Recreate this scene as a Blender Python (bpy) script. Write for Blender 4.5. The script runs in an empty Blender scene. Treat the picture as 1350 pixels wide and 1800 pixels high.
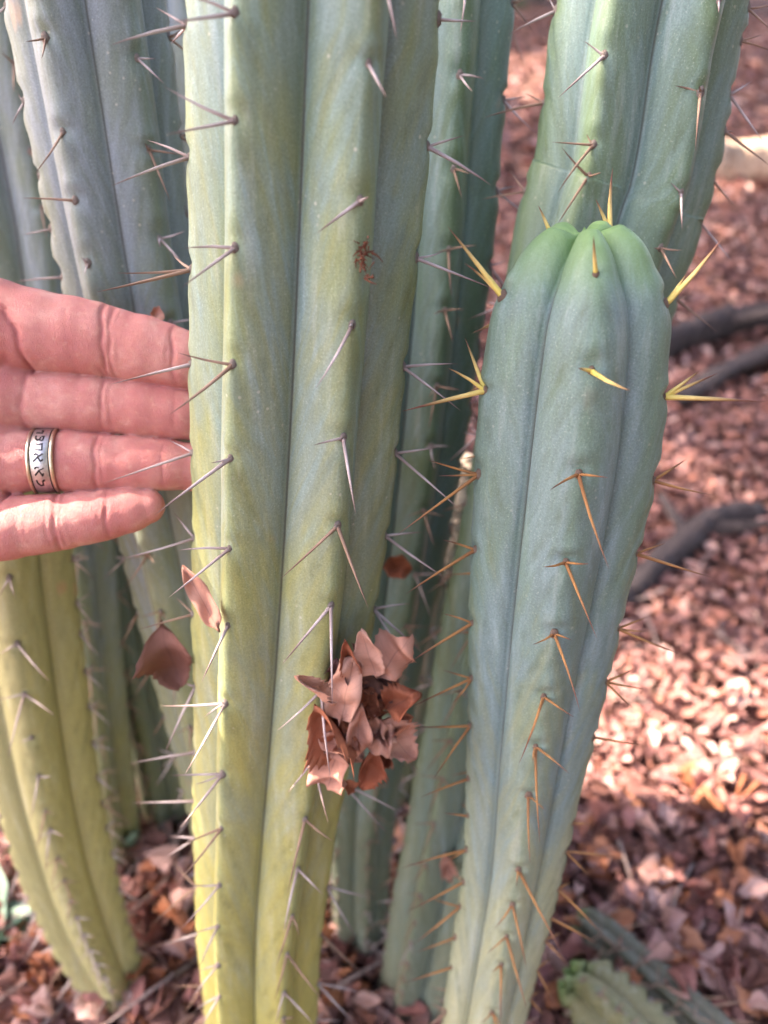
import bpy, math, random
import numpy as np
from mathutils import Vector, Matrix

rng = np.random.default_rng(11)
random.seed(11)
scene = bpy.context.scene
col = scene.collection

# ------------------------------------------------------------------ camera, world, sun, exposure
H = 0.60                       # camera height above the ground
PITCH = math.radians(27.0)
CP, SP = math.cos(PITCH), math.sin(PITCH)
cam_d = bpy.data.cameras.new('camera')
cam_d.sensor_fit = 'HORIZONTAL'; cam_d.sensor_width = 26.0; cam_d.lens = 26.0
cam_d.clip_start = 0.01; cam_d.clip_end = 400
cam_d.dof.use_dof = True; cam_d.dof.focus_distance = 0.264
cam_d.dof.aperture_fstop = 26.0 / 4.0
cam = bpy.data.objects.new('camera', cam_d); col.objects.link(cam)
cam.location = (0, 0, H); cam.rotation_euler = (math.radians(90) - PITCH, 0, 0)
scene.camera = cam

SUN_EL = math.radians(48); SUN_AZ = math.radians(-78)     # azimuth from +Y, towards -X
TO_SUN = Vector((math.sin(SUN_AZ) * math.cos(SUN_EL), math.cos(SUN_AZ) * math.cos(SUN_EL), math.sin(SUN_EL)))
world = bpy.data.worlds.new('World'); scene.world = world; world.use_nodes = True
wn = world.node_tree
sky = wn.nodes.new('ShaderNodeTexSky'); sky.sky_type = 'NISHITA'; sky.sun_disc = False
sky.sun_elevation = SUN_EL; sky.sun_rotation = SUN_AZ
sky.air_density = 1.0; sky.dust_density = 3.0; sky.ozone_density = 0.6
bgn = wn.nodes['Background']; bgn.inputs[1].default_value = 0.15
wn.links.new(sky.outputs[0], bgn.inputs[0])
sun_d = bpy.data.lights.new('sun', 'SUN'); sun_d.energy = 4.6; sun_d.angle = math.radians(0.6); sun_d.color = (1.0, 0.93, 0.82)
sun = bpy.data.objects.new('sun', sun_d); col.objects.link(sun)
sun.rotation_euler = TO_SUN.to_track_quat('Z', 'Y').to_euler()
vs = scene.view_settings
vs.view_transform = 'Standard'; vs.look = 'None'; vs.exposure = 2.95; vs.gamma = 1.0; vs.use_curve_mapping = False
vs.use_white_balance = True; vs.white_balance_temperature = 7500; vs.white_balance_tint = 25
scene.cycles.use_denoising = True
scene.cycles.max_bounces = 8; scene.cycles.transparent_max_bounces = 8

# ------------------------------------------------------------------ helpers
CAMP = np.array([0, 0, H])
def ray(px, py):
    u = (px - 675) / 1350.0; v = (900 - py) / 1350.0
    return np.array([u, CP + v * SP, -SP + v * CP])
def PY(px, py, Y):             # world point on the plane y = Y
    d = ray(px, py); return CAMP + d * (Y / d[1])
def PT(px, py, t):             # world point at camera depth t
    return CAMP + ray(px, py) * t
def PG(px, py, z=0.0):         # world point on a height
    d = ray(px, py); return CAMP + d * ((z - H) / d[2])
FWD = np.array([0, CP, -SP]); UPV = np.array([0, SP, CP])
def proj(p):
    q = np.asarray(p) - CAMP
    t = q @ FWD
    return 675 + 1350 * q[..., 0] / t, 900 - 1350 * (q @ UPV) / t, t

def mesh_obj(name, verts, faces, mats, parent=None, smooth=True, attrs=None):
    me = bpy.data.meshes.new(name)
    me.from_pydata([tuple(v) for v in verts] if not isinstance(verts, np.ndarray) else verts.tolist(), [],
                   faces if not isinstance(faces, np.ndarray) else faces.tolist())
    for m in (mats if isinstance(mats, (list, tuple)) else [mats]): me.materials.append(m)
    if smooth: me.polygons.foreach_set('use_smooth', np.ones(len(me.polygons), dtype=bool))
    for k, a in (attrs or {}).items():
        at = me.attributes.new(k, 'FLOAT', 'POINT'); at.data.foreach_set('value', np.asarray(a, dtype=np.float32).ravel())
    me.update()
    o = bpy.data.objects.new(name, me); col.objects.link(o)
    if parent: o.parent = parent
    return o
def empty(name, loc):
    o = bpy.data.objects.new(name, None); o.empty_display_size = 0.02
    o.location = loc; col.objects.link(o); return o
def tag(o, label, cat, group=None, kind=None):
    o['label'] = label; o['category'] = cat
    if group: o['group'] = group
    if kind: o['kind'] = kind
    return o

class NT:
    def __init__(s, name):
        s.m = bpy.data.materials.new(name); s.m.use_nodes = True
        s.t = s.m.node_tree; s.n = s.t.nodes; s.b = s.n['Principled BSDF']
    def new(s, typ, **kw):
        n = s.n.new(typ)
        for k, v in kw.items(): setattr(n, k, v)
        return n
    def link(s, a, b): s.t.links.new(a, b)
    def attr(s, name): return s.new('ShaderNodeAttribute', attribute_name=name).outputs['Fac']
    def coord(s, which='Object', scale=(1, 1, 1)):
        c = s.new('ShaderNodeTexCoord'); mp = s.new('ShaderNodeMapping'); mp.inputs['Scale'].default_value = scale
        s.link(c.outputs[which], mp.inputs[0]); return mp.outputs[0]
    def noise(s, vec, scale, detail=4, rough=0.55, dist=0.0):
        n = s.new('ShaderNodeTexNoise'); n.inputs['Scale'].default_value = scale; n.inputs['Detail'].default_value = detail
        n.inputs['Roughness'].default_value = rough; n.inputs['Distortion'].default_value = dist
        s.link(vec, n.inputs['Vector']); return n.outputs['Fac']
    def voro(s, vec, scale, feature='F1', out='Distance'):
        n = s.new('ShaderNodeTexVoronoi', feature=feature); n.inputs['Scale'].default_value = scale
        s.link(vec, n.inputs['Vector']); return n.outputs[out]
    def ramp(s, fac, stops):
        r = s.new('ShaderNodeValToRGB'); e = r.color_ramp.elements
        while len(e) < len(stops): e.new(0.5)
        for el, (p, c) in zip(e, stops):
            el.position = p; el.color = (c, c, c, 1) if isinstance(c, (int, float)) else (*c, 1)
        s.link(fac, r.inputs[0]); return r.outputs[0]
    def mix(s, fac, a, b, mode='MIX'):
        m = s.new('ShaderNodeMix', data_type='RGBA', blend_type=mode)
        for sock, v in ((m.inputs[0], fac), (m.inputs[6], a), (m.inputs[7], b)):
            if isinstance(v, (int, float)): sock.default_value = v
            elif isinstance(v, tuple): sock.default_value = (*v, 1)
            else: s.link(v, sock)
        return m.outputs[2]
    def math(s, op, a, b=0.0):
        m = s.new('ShaderNodeMath', operation=op)
        for sock, v in zip(m.inputs, (a, b)):
            if isinstance(v, (int, float)): sock.default_value = v
            else: s.link(v, sock)
        return m.outputs[0]
    def rand(s): return s.new('ShaderNodeObjectInfo').outputs['Random']
    def bump(s, h, strength, dist):
        b = s.new('ShaderNodeBump'); b.inputs['Strength'].default_value = strength; b.inputs['Distance'].default_value = dist
        s.link(h, b.inputs['Height']); s.link(b.outputs[0], s.b.inputs['Normal'])
    def done(s, color=None, rough=0.5, spec=0.4, sss=0.0, sr=None, ss=0.01):
        if color is not None:
            if isinstance(color, tuple): s.b.inputs['Base Color'].default_value = (*color, 1)
            else: s.link(color, s.b.inputs['Base Color'])
        if isinstance(rough, (int, float)): s.b.inputs['Roughness'].default_value = rough
        else: s.link(rough, s.b.inputs['Roughness'])
        s.b.inputs['Specular IOR Level'].default_value = spec
        if sss:
            s.b.inputs['Subsurface Weight'].default_value = sss
            s.b.inputs['Subsurface Radius'].default_value = sr or (1, .5, .2)
            s.b.inputs['Subsurface Scale'].default_value = ss
        return s.m

# ------------------------------------------------------------------ materials
def cactus_mat(name, blue, green, olive, y0, y1, scars=1.0):
    """blue waxy bloom on the flanks, greener ridges, old yellow-olive skin low on the stem, which on the main column also carries painted light"""
    k = NT(name)
    s = k.attr('s'); ln = k.attr('ln')
    v = k.coord('Object')
    streak = k.noise(k.coord('Object', (1, 1, 0.10)), 170, 5, 0.6)
    blot = k.noise(k.coord('Object', (1, 1, 0.35)), 45, 4, 0.6, 0.4)
    fine = k.noise(v, 1500, 3, 0.7)
    cold = k.mix(k.ramp(k.math('ADD', blot, k.math('MULTIPLY', s, 0.22)), [(0.42, 0.0), (0.72, 1.0)]), green, blue)
    cx = k.new('ShaderNodeCombineXYZ')
    k.link(k.math('MULTIPLY', s, 1.3), cx.inputs[0]); k.link(k.math('MULTIPLY', k.math('ADD', k.math('MULTIPLY', ln, 0.75), k.math('MULTIPLY', s, 0.060)), 62.0), cx.inputs[1])
    k.link(k.math('MULTIPLY', k.attr('rb'), 7.3), cx.inputs[2])
    chv = k.noise(cx.outputs[0], 1.0, 5, 0.62, 0.5)
    cold = k.mix(k.ramp(chv, [(0.36, 0.38), (0.5, 0.0)]), cold, k.mix(0.35, green, (0.08, 0.11, 0.06)))
    cold = k.mix(k.ramp(chv, [(0.52, 0.0), (0.66, 0.42)]), cold, tuple(min(1, x * 1.35) for x in blue))
    h = k.math('ADD', ln, k.math('MULTIPLY', k.math('SUBTRACT', blot, 0.5), 0.35))
    h = k.math('ADD', h, k.math('MULTIPLY', k.math('SUBTRACT', chv, 0.5), 0.45))
    h = k.math('ADD', h, k.math('MULTIPLY', s, 0.10))
    base = k.mix(k.ramp(h, [(y0, 0.0), (y1, 1.0)]), olive, cold)
    base = k.mix(k.ramp(s, [(0.0, 0.42), (0.16, 0.0)]), base, green)           # ridge line stays greener
    base = k.mix(k.ramp(streak, [(0.40, 0.34), (0.60, 0.0)]), base, k.mix(0.5, base, (0.055, 0.085, 0.05)))
    base = k.mix(k.ramp(streak, [(0.56, 0.0), (0.74, 0.30)]), base, (0.40, 0.47, 0.46))
    base = k.mix(k.ramp(fine, [(0.36, 0.42), (0.56, 0.0)]), base, k.mix(0.6, base, (0.03, 0.04, 0.02)))
    base = k.mix(k.ramp(fine, [(0.62, 0.0), (0.74, 0.42)]), base, (0.55, 0.58, 0.52))
    ch = k.attr('ch')
    base = k.mix(k.math('MULTIPLY', k.math('MULTIPLY', ch, k.ramp(k.noise(v, 120, 3), [(0.38, 0.0), (0.62, 1.0)])), 0.42), base, (0.06, 0.085, 0.035))
    base = k.mix(k.ramp(s, [(0.955, 0.0), (1.0, 0.75)]), base, (0.05, 0.055, 0.04))   # darker groove line
    # corky scars and specks
    vd = k.voro(k.coord('Object', (1, 1, 0.55)), 58)
    gate = k.ramp(k.noise(v, 23, 2), [(0.56, 0.0), (0.62, 1.0)])
    scar = k.math('MULTIPLY', k.ramp(k.math('ADD', vd, k.math('MULTIPLY', k.math('SUBTRACT', streak, 0.5), 0.5)), [(0.08, 1.0), (0.18, 0.0)]), gate)
    base = k.mix(k.math('MULTIPLY', scar, 0.65 * scars), base, (0.40, 0.26, 0.15))
    vd2 = k.voro(v, 240)
    gate2 = k.ramp(k.noise(v, 60, 2), [(0.55, 0.0), (0.62, 1.0)])
    base = k.mix(k.math('MULTIPLY', k.math('MULTIPLY', k.ramp(vd2, [(0.10, 1.0), (0.17, 0.0)]), gate2), 0.15 + 0.25 * scars), base, (0.55, 0.54, 0.45))
    base = k.mix(k.math('MULTIPLY', k.attr('tp'), 0.9), base, (0.175, 0.320, 0.095))
    k.bump(k.math('ADD', k.math('MULTIPLY', blot, 2.0), k.math('ADD', streak, k.math('MULTIPLY', fine, 0.35))), 0.35, 0.0012)
    return k.done(base, k.ramp(blot, [(0.3, 0.42), (0.7, 0.58)]), 0.35)

def spine_mat(name, base, mid, tip):
    k = NT(name)
    c = k.coord('Generated'); sep = k.new('ShaderNodeSeparateXYZ'); k.link(c, sep.inputs[0])
    z = k.math('ADD', sep.outputs['Z'], k.math('MULTIPLY', k.math('SUBTRACT', k.rand(), 0.5), 0.25))
    cc = k.ramp(z, [(0.0, base), (0.40, mid), (0.88, tip)])
    n = k.noise(k.coord('Object', (900, 900, 14)), 1.0, 3)
    cc = k.mix(k.ramp(n, [(0.35, 0.55), (0.65, 0.0)]), cc, k.mix(0.5, cc, (0.04, 0.03, 0.03)))
    k.bump(n, 0.5, 0.0004)
    return k.done(cc, 0.5, 0.4)
M_SP_OLD = spine_mat('spine_grey', (0.30, 0.23, 0.21), (0.56, 0.49, 0.48), (0.20, 0.13, 0.12))
M_SP_TAN = spine_mat('spine_tan', (0.24, 0.15, 0.10), (0.36, 0.23, 0.16), (0.13, 0.07, 0.05))
M_SP_AMB = spine_mat('spine_amber', (0.26, 0.11, 0.035), (0.42, 0.20, 0.06), (0.12, 0.045, 0.03))
M_SP_YEL = spine_mat('spine_yellow', (0.74, 0.62, 0.13), (0.78, 0.58, 0.20), (0.16, 0.06, 0.035))

def simple_mat(name, ca, cb, scale, rough=0.8, bump=0.4, bd=0.001, spec=0.25, coords='Object', stretch=(1, 1, 1), rnd=0.0):
    k = NT(name)
    n = k.noise(k.coord(coords, stretch), scale, 5, 0.65)
    c = k.mix(k.ramp(n, [(0.3, 0.0), (0.7, 1.0)]), ca, cb)
    if rnd: c = k.mix(k.math('MULTIPLY', k.rand(), rnd), c, tuple(x * 0.35 for x in ca))
    k.bump(n, bump, bd)
    return k.done(c, rough, spec)
M_FELT = simple_mat('areole_felt', (0.13, 0.10, 0.085), (0.44, 0.39, 0.35), 1600, 0.95, 1.0, 0.0008)
M_FELT_B = simple_mat('areole_felt_brown', (0.12, 0.06, 0.035), (0.42, 0.33, 0.26), 1800, 0.95, 1.0, 0.0008)

MC_MAIN = cactus_mat('cactus_skin_main', (0.182, 0.280, 0.265), (0.160, 0.245, 0.130), (0.425, 0.398, 0.120), 0.29, 0.88)  # olive is old skin plus the yellow glow of light on the lower column
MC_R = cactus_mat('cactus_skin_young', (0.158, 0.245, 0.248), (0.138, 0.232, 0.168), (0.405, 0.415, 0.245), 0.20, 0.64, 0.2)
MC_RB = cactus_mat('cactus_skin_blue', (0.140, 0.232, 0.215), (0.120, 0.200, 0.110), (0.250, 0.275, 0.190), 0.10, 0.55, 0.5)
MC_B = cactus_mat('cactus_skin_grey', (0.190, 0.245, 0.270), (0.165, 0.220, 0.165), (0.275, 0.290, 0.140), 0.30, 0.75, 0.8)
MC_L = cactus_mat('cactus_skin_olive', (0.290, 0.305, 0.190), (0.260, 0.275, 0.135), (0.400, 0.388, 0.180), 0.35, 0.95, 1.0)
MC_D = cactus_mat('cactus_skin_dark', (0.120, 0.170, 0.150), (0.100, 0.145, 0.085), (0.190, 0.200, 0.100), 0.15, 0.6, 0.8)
MC_DD = cactus_mat('cactus_skin_darker', (0.075, 0.090, 0.075), (0.060, 0.075, 0.050), (0.10, 0.10, 0.07), 0.15, 0.6, 1.0)  # darkest skin tone, for the thin lying stem
MC_OLD = cactus_mat('cactus_skin_mottled', (0.120, 0.150, 0.090), (0.105, 0.135, 0.050), (0.190, 0.180, 0.085), 0.2, 0.9, 2.0)

# ------------------------------------------------------------------ ground
def ground_z(x, y):
    x = np.asarray(x, float); y = np.asarray(y, float)
    rise = np.where(y > 1.0, 0.20 * (y - 1.0) ** 1.0, 0.0)
    rise = np.minimum(rise, 9.0)
    return rise + 0.012 * np.sin(x * 5.1 + 1.3) * np.cos(y * 4.3) + 0.006 * np.sin(x * 17 + y * 11)
def make_ground():
    gx = np.concatenate([-np.geomspace(60, 1.6, 18), np.linspace(-1.5, 2.5, 81), np.geomspace(2.6, 60, 18)])
    gy = np.concatenate([-np.geomspace(40, 0.6, 14), np.linspace(-0.5, 4.0, 91), np.geomspace(4.1, 120, 24)])
    X, Yg = np.meshgrid(gx, gy, indexing='ij'); Z = ground_z(X, Yg)
    V = np.stack([X, Yg, Z], -1).reshape(-1, 3)
    n, m = len(gx), len(gy)
    i = np.arange(n - 1)[:, None] * m + np.arange(m - 1)[None]
    F = np.stack([i, i + m, i + m + 1, i + 1], -1).reshape(-1, 4)
    k = NT('litter_soil')
    v = k.coord('Object')
    n1 = k.noise(v, 9, 6, 0.7); cell = k.voro(v, 42, out='Color'); d = k.voro(v, 42)
    sepc = k.new('ShaderNodeSeparateColor'); k.link(cell, sepc.inputs[0])
    c = k.ramp(sepc.outputs[0], [(0.0, (0.10, 0.045, 0.035)), (0.4, (0.20, 0.095, 0.07)), (0.75, (0.30, 0.15, 0.11)), (1.0, (0.42, 0.25, 0.19))])
    c = k.mix(k.ramp(d, [(0.35, 0.0), (0.75, 0.85)]), c, (0.03, 0.02, 0.018))
    c = k.mix(k.ramp(n1, [(0.35, 0.6), (0.6, 0.0)]), c, (0.045, 0.03, 0.027))
    k.bump(k.math('SUBTRACT', n1, d), 1.0, 0.02)
    o = mesh_obj('ground', V, F, k.done(c, 0.95, 0.1)); o['kind'] = 'structure'
    return o
make_ground()

# ------------------------------------------------------------------ cactus columns
# unit spine: a tapered needle along +Z with a swollen base
def spine_mesh(name, mat, bend=0.0):
    prof = [(0.0, 0.85), (0.03, 1.05), (0.10, 0.95), (0.45, 0.72), (0.8, 0.36), (1.0, 0.03)]
    n = 6; V = []; F = []
    for z, r in prof:
        for j in range(n):
            a = 2 * math.pi * j / n
            V.append((r * math.cos(a) + 3.0 * bend * z * z, r * math.sin(a), z))
    for i in range(len(prof) - 1):
        for j in range(n):
            F.append((i * n + j, i * n + (j + 1) % n, (i + 1) * n + (j + 1) % n, (i + 1) * n + j))
    F.append(tuple(range(n - 1, -1, -1))); F.append(tuple((len(prof) - 1) * n + j for j in range(n)))
    me = bpy.data.meshes.new(name); me.from_pydata(V, [], F); me.materials.append(mat)
    me.polygons.foreach_set('use_smooth', np.ones(len(F), dtype=bool)); return me
SPM = {k: [spine_mesh('spine', m, b) for b in (-0.9, 0.2, 1.2)] for k, m in (('old', M_SP_OLD), ('tan', M_SP_TAN), ('amber', M_SP_AMB), ('yellow', M_SP_YEL))}
def areole_mesh(mat):
    V = []; F = []; n = 9
    rr = np.random.default_rng(5)
    prof = [(1.0, -0.35), (0.95, 0.15), (0.6, 0.5), (0.25, 0.42)]
    for r, z in prof:
        for j in range(n):
            a = 2 * math.pi * j / n; q = 1 + rr.uniform(-.18, .18)
            V.append((r * q * math.cos(a) * 0.85, r * q * math.sin(a) * 1.15, z * (1 + rr.uniform(-.3, .3))))
    for i in range(3):
        for j in range(n): F.append((i * n + j, i * n + (j + 1) % n, (i + 1) * n + (j + 1) % n, (i + 1) * n + j))
    F.append(tuple(3 * n + j for j in range(n)))
    me = bpy.data.meshes.new('areole'); me.from_pydata(V, [], F); me.materials.append(mat)
    me.polygons.foreach_set('use_smooth', np.ones(len(F), dtype=bool)); return me
ARM = {'grey': areole_mesh(M_FELT), 'brown': areole_mesh(M_FELT_B)}

def catmull(P, n):
    P = np.asarray(P, float)
    Q = np.vstack([2 * P[0] - P[1], P, 2 * P[-1] - P[-2]])
    d = np.linalg.norm(np.diff(P, axis=0), axis=1); acc = np.concatenate([[0], np.cumsum(d)])
    out = []
    for t in np.linspace(0, acc[-1], n):
        i = min(max(np.searchsorted(acc, t, side='right') - 1, 0), len(d) - 1)
        u = (t - acc[i]) / d[i]
        a, b, c, e = Q[i], Q[i + 1], Q[i + 2], Q[i + 3]
        out.append(0.5 * ((2 * b) + (-a + c) * u + (2 * a - 5 * b + 4 * c - e) * u * u + (-a + 3 * b - 3 * c + e) * u ** 3))
    return np.array(out), acc[-1]

def cactus(name, pts, radii, nrib, a0, mat, label, spec=None, tip=False, step=0.003, seg=16, depth=0.27, kexp=1.25, round_=0.16,
           spines='old', spacing=0.03, slen=(0.012, 0.022), felt='grey', amp=1.0, seed=1, back=True, group='cactus columns of the clump',
           top_pts=None, proc_range=(0.0, 1.0), extra=None, ground_base=True, thick=0.00051, pinch=None, groove=0.10):
    """pts: world axis points from base to top; radii: matching radii; a0: angle of one ridge relative to the viewer side (deg, + to the right)"""
    r_ = np.random.default_rng(seed)
    pts = np.asarray(pts, float)
    L0 = np.linalg.norm(np.diff(pts, axis=0), axis=1).sum()
    N = int(L0 / step)
    A, L = catmull(np.hstack([pts, np.asarray(radii, float)[:, None]]), N)
    R = A[:, 3].copy(); A = A[:, :3]
    l = np.linspace(0, L, N)
    if tip:                                      # domed growing tip
        Rt = R[-1]; hd = 1.75 * Rt
        l2 = np.concatenate([l[l < L - hd], L - hd + hd * np.sin(np.linspace(0, math.pi / 2, 44))])
        A = np.stack([np.interp(l2, l, A[:, i]) for i in range(3)], -1); R = np.interp(l2, l, R); l = l2; N = len(l)
        q = np.clip((l - (L - hd)) / hd, 0, 1)
        R = R * np.sqrt(np.clip(1 - q ** 2.8, 0.0, 1))
        R = np.maximum(R, 0.0010)
    else: q = np.zeros(N)
    T = np.gradient(A, axis=0); T[-1] = T[-3]; T[-2] = T[-3]; T /= np.linalg.norm(T, axis=1)[:, None]
    mid = A[N // 2]; f0 = np.array([-mid[0], -mid[1], 0.0]); f0 /= np.linalg.norm(f0)
    Fv = f0[None] - T * (T @ f0)[:, None]; Fv /= np.linalg.norm(Fv, axis=1)[:, None]
    Rv = np.cross(T, Fv); Rv *= np.sign(Rv @ np.array([-f0[1], f0[0], 0]))[:, None]
    ribs = [math.radians(a0 + 360.0 / nrib * i) for i in range(nrib)]
    ribs = [(a + math.pi) % (2 * math.pi) - math.pi for a in ribs]
    wob = [0.014 * np.sin(l * r_.uniform(14, 26) + r_.uniform(0, 6)) + 0.010 * np.sin(l * r_.uniform(40, 70) + r_.uniform(0, 6)) for _ in ribs]
    sway = [0.05 * amp * np.sin(l * r_.uniform(6, 14) + r_.uniform(0, 6)) for _ in ribs]
    def ridge(i, j=None):
        a = ribs[i] + sway[i]
        lf = (np.clip((q - 0.35) / 0.65, 0, 1) ** 1.5 * (0.26 * np.clip(R / R.max() / .35, .35, 1) - .18) * R.max())[:, None] * T if tip else 0
        return A + lf + (R * (1 + wob[i]))[:, None] * (np.sin(a)[:, None] * Rv + np.cos(a)[:, None] * Fv)
    # ---- areoles per rib: (index along the axis, list of spine tips in world or None)
    spec = spec or {}
    areoles = [[] for _ in ribs]
    for i, a in enumerate(ribs):
        deg = math.degrees(a)
        key = next((k for k in spec if abs((deg - k + 180) % 360 - 180) < 12), None)
        Pr = ridge(i); px, py, tt = proj(Pr)
        used = []
        if key is not None:
            for (ay, tips) in spec[key]:
                ok = np.where((l < L - (0.1 * R.max() if tip else 0)))[0]
                j = ok[np.argmin(np.abs(py[ok] - ay))]
                areoles[i].append((j, tips, tt[j])); used.append(l[j])
        ll = proc_range[0] * L + r_.uniform(0.2, 1.0) * spacing
        lo, hi = (min(used), max(used)) if used else (1e9, -1e9)
        while ll < proc_range[1] * L - (0.25 * R.max() if tip else 0.002):
            frac = ll / L
            sp = spacing * (0.45 + 0.55 * min(1, frac * 2.2)) * r_.uniform(0.92, 1.08)
            if not (lo - 0.6 * sp < ll < hi + 0.6 * sp):
                if back or abs(deg) < 110: areoles[i].append((int(min(N - 2, np.searchsorted(l, ll))), None, None))
            ll += sp
        areoles[i].sort(key=lambda e: e[0])
    # ---- body surface
    na = nrib * seg
    sgn = np.linspace(-1, 1, seg, endpoint=False) + 1.0 / seg * 0          # signed coordinate within a rib, -1..1
    s_all = np.tile(np.abs(sgn), nrib)
    e = round_
    fs = ((s_all ** 2 + e * e) ** (kexp / 2) - e ** kexp) / ((1 + e * e) ** (kexp / 2) - e ** kexp)
    fs = fs + groove * np.clip((s_all - 0.82) / 0.18, 0, 1) ** 2
    ang0 = np.concatenate([ribs[i] + sgn * math.pi / nrib for i in range(nrib)])
    rid = np.repeat(np.arange(nrib), seg)
    swayM = np.stack(sway, 1); wobM = np.stack(wob, 1)
    nxt = (rid + 1) % nrib; prv = (rid - 1) % nrib
    sg = np.tile(sgn, nrib)
    w_n = np.clip(sg, 0, 1) * 0.5; w_p = np.clip(-sg, 0, 1) * 0.5
    SW = swayM[:, rid] * (1 - w_n - w_p) + swayM[:, nxt] * w_n + swayM[:, prv] * w_p
    WB = wobM[:, rid] * (1 - w_n - w_p) + wobM[:, nxt] * w_n + wobM[:, prv] * w_p
    ANG = ang0[None] + SW
    dep = depth * (1 + 0.7 * q ** 2)[:, None] * (1 - 0.25 * np.clip(1 - l / 0.06, 0, 1))[:, None]
    if pinch:
        pl, pa, pw = pinch; dep = dep * (1 + 0.0 * l[:, None])
        R = R * (1 - pa * np.exp(-((l - pl) / pw) ** 2))
    RAD = R[:, None] * (1 + WB) * (1 - dep * fs[None])
    CH = np.zeros_like(RAD)
    hw = R.max() * math.pi / nrib
    for i in range(nrib):
        cs = slice(i * seg, (i + 1) * seg); sa = np.abs(sgn)[None]
        for (j, _, _) in areoles[i]:
            la = l[j]; dl = l[:, None] - la
            if q[j] > 0.9: continue
            sc = min(1.0, R[j] / 0.03)
            # brow fold above the areole, notch at it, swelling below
            w = np.exp(-(sa * hw / 0.0042) ** 2)
            RAD[:, cs] += amp * sc * (-0.0019 * np.exp(-((dl - 0.0016) / 0.0024) ** 2) * w
                                  + 0.0008 * np.exp(-((dl + 0.007) / 0.005) ** 2) * w
                                  + 0.0006 * np.exp(-((dl - 0.0065) / 0.003) ** 2) * np.exp(-(sa * hw / 0.006) ** 2))
            # chevron line running down both flanks from the areole
            cl = dl + 0.050 * sa + 0.018 * sa * sa
            g = np.exp(-(cl / 0.0046) ** 2) * np.clip(sa / 0.1, 0, 1) * np.clip((0.85 - sa) / 0.3, 0, 1) * (0.4 + 0.6 * math.sin(j * 1.7 + i) ** 2)
            g[np.abs(dl[:, 0]) > 0.09] = 0
            CH[:, cs] = np.maximum(CH[:, cs], g)
            RAD[:, cs] -= amp * 0.00032 * g
    V = A[:, None] + RAD[..., None] * (np.sin(ANG)[..., None] * Rv[:, None] + np.cos(ANG)[..., None] * Fv[:, None])
    if tip:                                      # dip the crown slightly towards the growing point, lift the rib tops
        qq = np.clip((q - 0.35) / 0.65, 0, 1)[:, None]; rr_ = (R / R.max())[:, None]
        lift = qq ** 1.5 * ((1 - np.clip(fs, 0, 1) ** 1.6)[None] * 0.26 * np.clip(rr_ / .35, .35, 1) - 0.18) * R.max()
        V = V + T[:, None] * lift[..., None]
    base = A[0].copy()
    root = empty(name, base)
    V = (V - base).reshape(-1, 3)
    i0 = np.arange(N - 1)[:, None] * na; j0 = np.arange(na)[None]; j1 = (j0 + 1) % na
    F = np.stack([i0 + j0, i0 + j1, i0 + na + j1, i0 + na + j0], -1).reshape(-1, 4).tolist()
    nv = len(V); V = np.vstack([V, (A[-1] - base)[None], [[0, 0, 0]]])
    if tip: V[nv] = A[-1] - base - T[-1] * 0.001
    F += [((N - 1) * na + j, (N - 1) * na + (j + 1) % na, nv) for j in range(na)]
    F += [((j + 1) % na, j, nv + 1) for j in range(na)]
    S_at = np.concatenate([np.tile(s_all, N), [0.5, 0.5]])
    LN = np.concatenate([np.repeat(l / 0.75, na), [L / 0.75, 0]])
    mesh_obj('body', V, F, mat, root, attrs={'rb': np.concatenate([np.tile(rid, N), [0, 0]]), 'tp': np.concatenate([np.repeat(np.clip((q - .5) / .48, 0, 1) ** 1.4, na), [q[-1], 0]]), 's': S_at, 'ln': LN, 'ch': np.concatenate([CH.ravel(), [0, 0]])})
    # ---- areoles with their spines
    kinds = spines if isinstance(spines, (list, tuple)) else [spines]
    for i in range(nrib):
        Pr = ridge(i)
        for (j, tips, td) in areoles[i]:
            a = ribs[i] + sway[i][j]
            out = math.sin(a) * Rv[j] + math.cos(a) * Fv[j]
            if tip: # normal tips upward on the dome
                k2 = min(1.0, q[j] ** 2.0); out = out * (1 - 0.75 * k2) + T[j] * 1.1 * k2; out /= np.linalg.norm(out)
            p = Pr[j] - out * (0.0009 if q[j] < 0.3 else 0.0004)
            up = T[j] - out * (T[j] @ out); up /= np.linalg.norm(up); sd = np.cross(up, out)
            sc = (0.0017 + 0.0004 * r_.uniform(-1, 1)) * min(1, R[j] / 0.024)
            ar = bpy.data.objects.new('areole', ARM[felt]); col.objects.link(ar); ar.parent = root
            Mx = Matrix((( *sd, ), ( *up, ), ( *out, ))).transposed().to_4x4()
            Mloc = Matrix.Translation(Vector(p - base)) @ Mx @ Matrix.Scale(sc, 4)
            ar.matrix_local = Mloc
            if callable(spines): kind = spines(l[j] / L, r_)
            else: kind = kinds[int(r_.integers(len(kinds)))]
            tl = []
            if tips is not None:
                for (tx, ty, dd) in tips: tl.append(PT(tx, ty, td - dd))
            else:
                ln_ = r_.uniform(*slen) * (0.75 + 0.25 * min(1, l[j] / L * 2))
                for m in range(int(r_.choice([2, 3, 3])) if abs(math.degrees(a)) < 105 else 1):
                    if m == 0: d = out * r_.uniform(.5, .9) - up * r_.uniform(.3, 1.0) + sd * r_.uniform(-.35, .35); w = 1.2
                    else:
                        sgn_ = 1 if m == 1 else -1
                        d = out * r_.uniform(.5, .9) + sd * sgn_ * r_.uniform(.5, .95) + up * r_.uniform(-.15, .35); w = r_.uniform(.5, .8)
                    tl.append(p + d / np.linalg.norm(d) * ln_ * w)
            Minv = Mloc.inverted()
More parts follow.
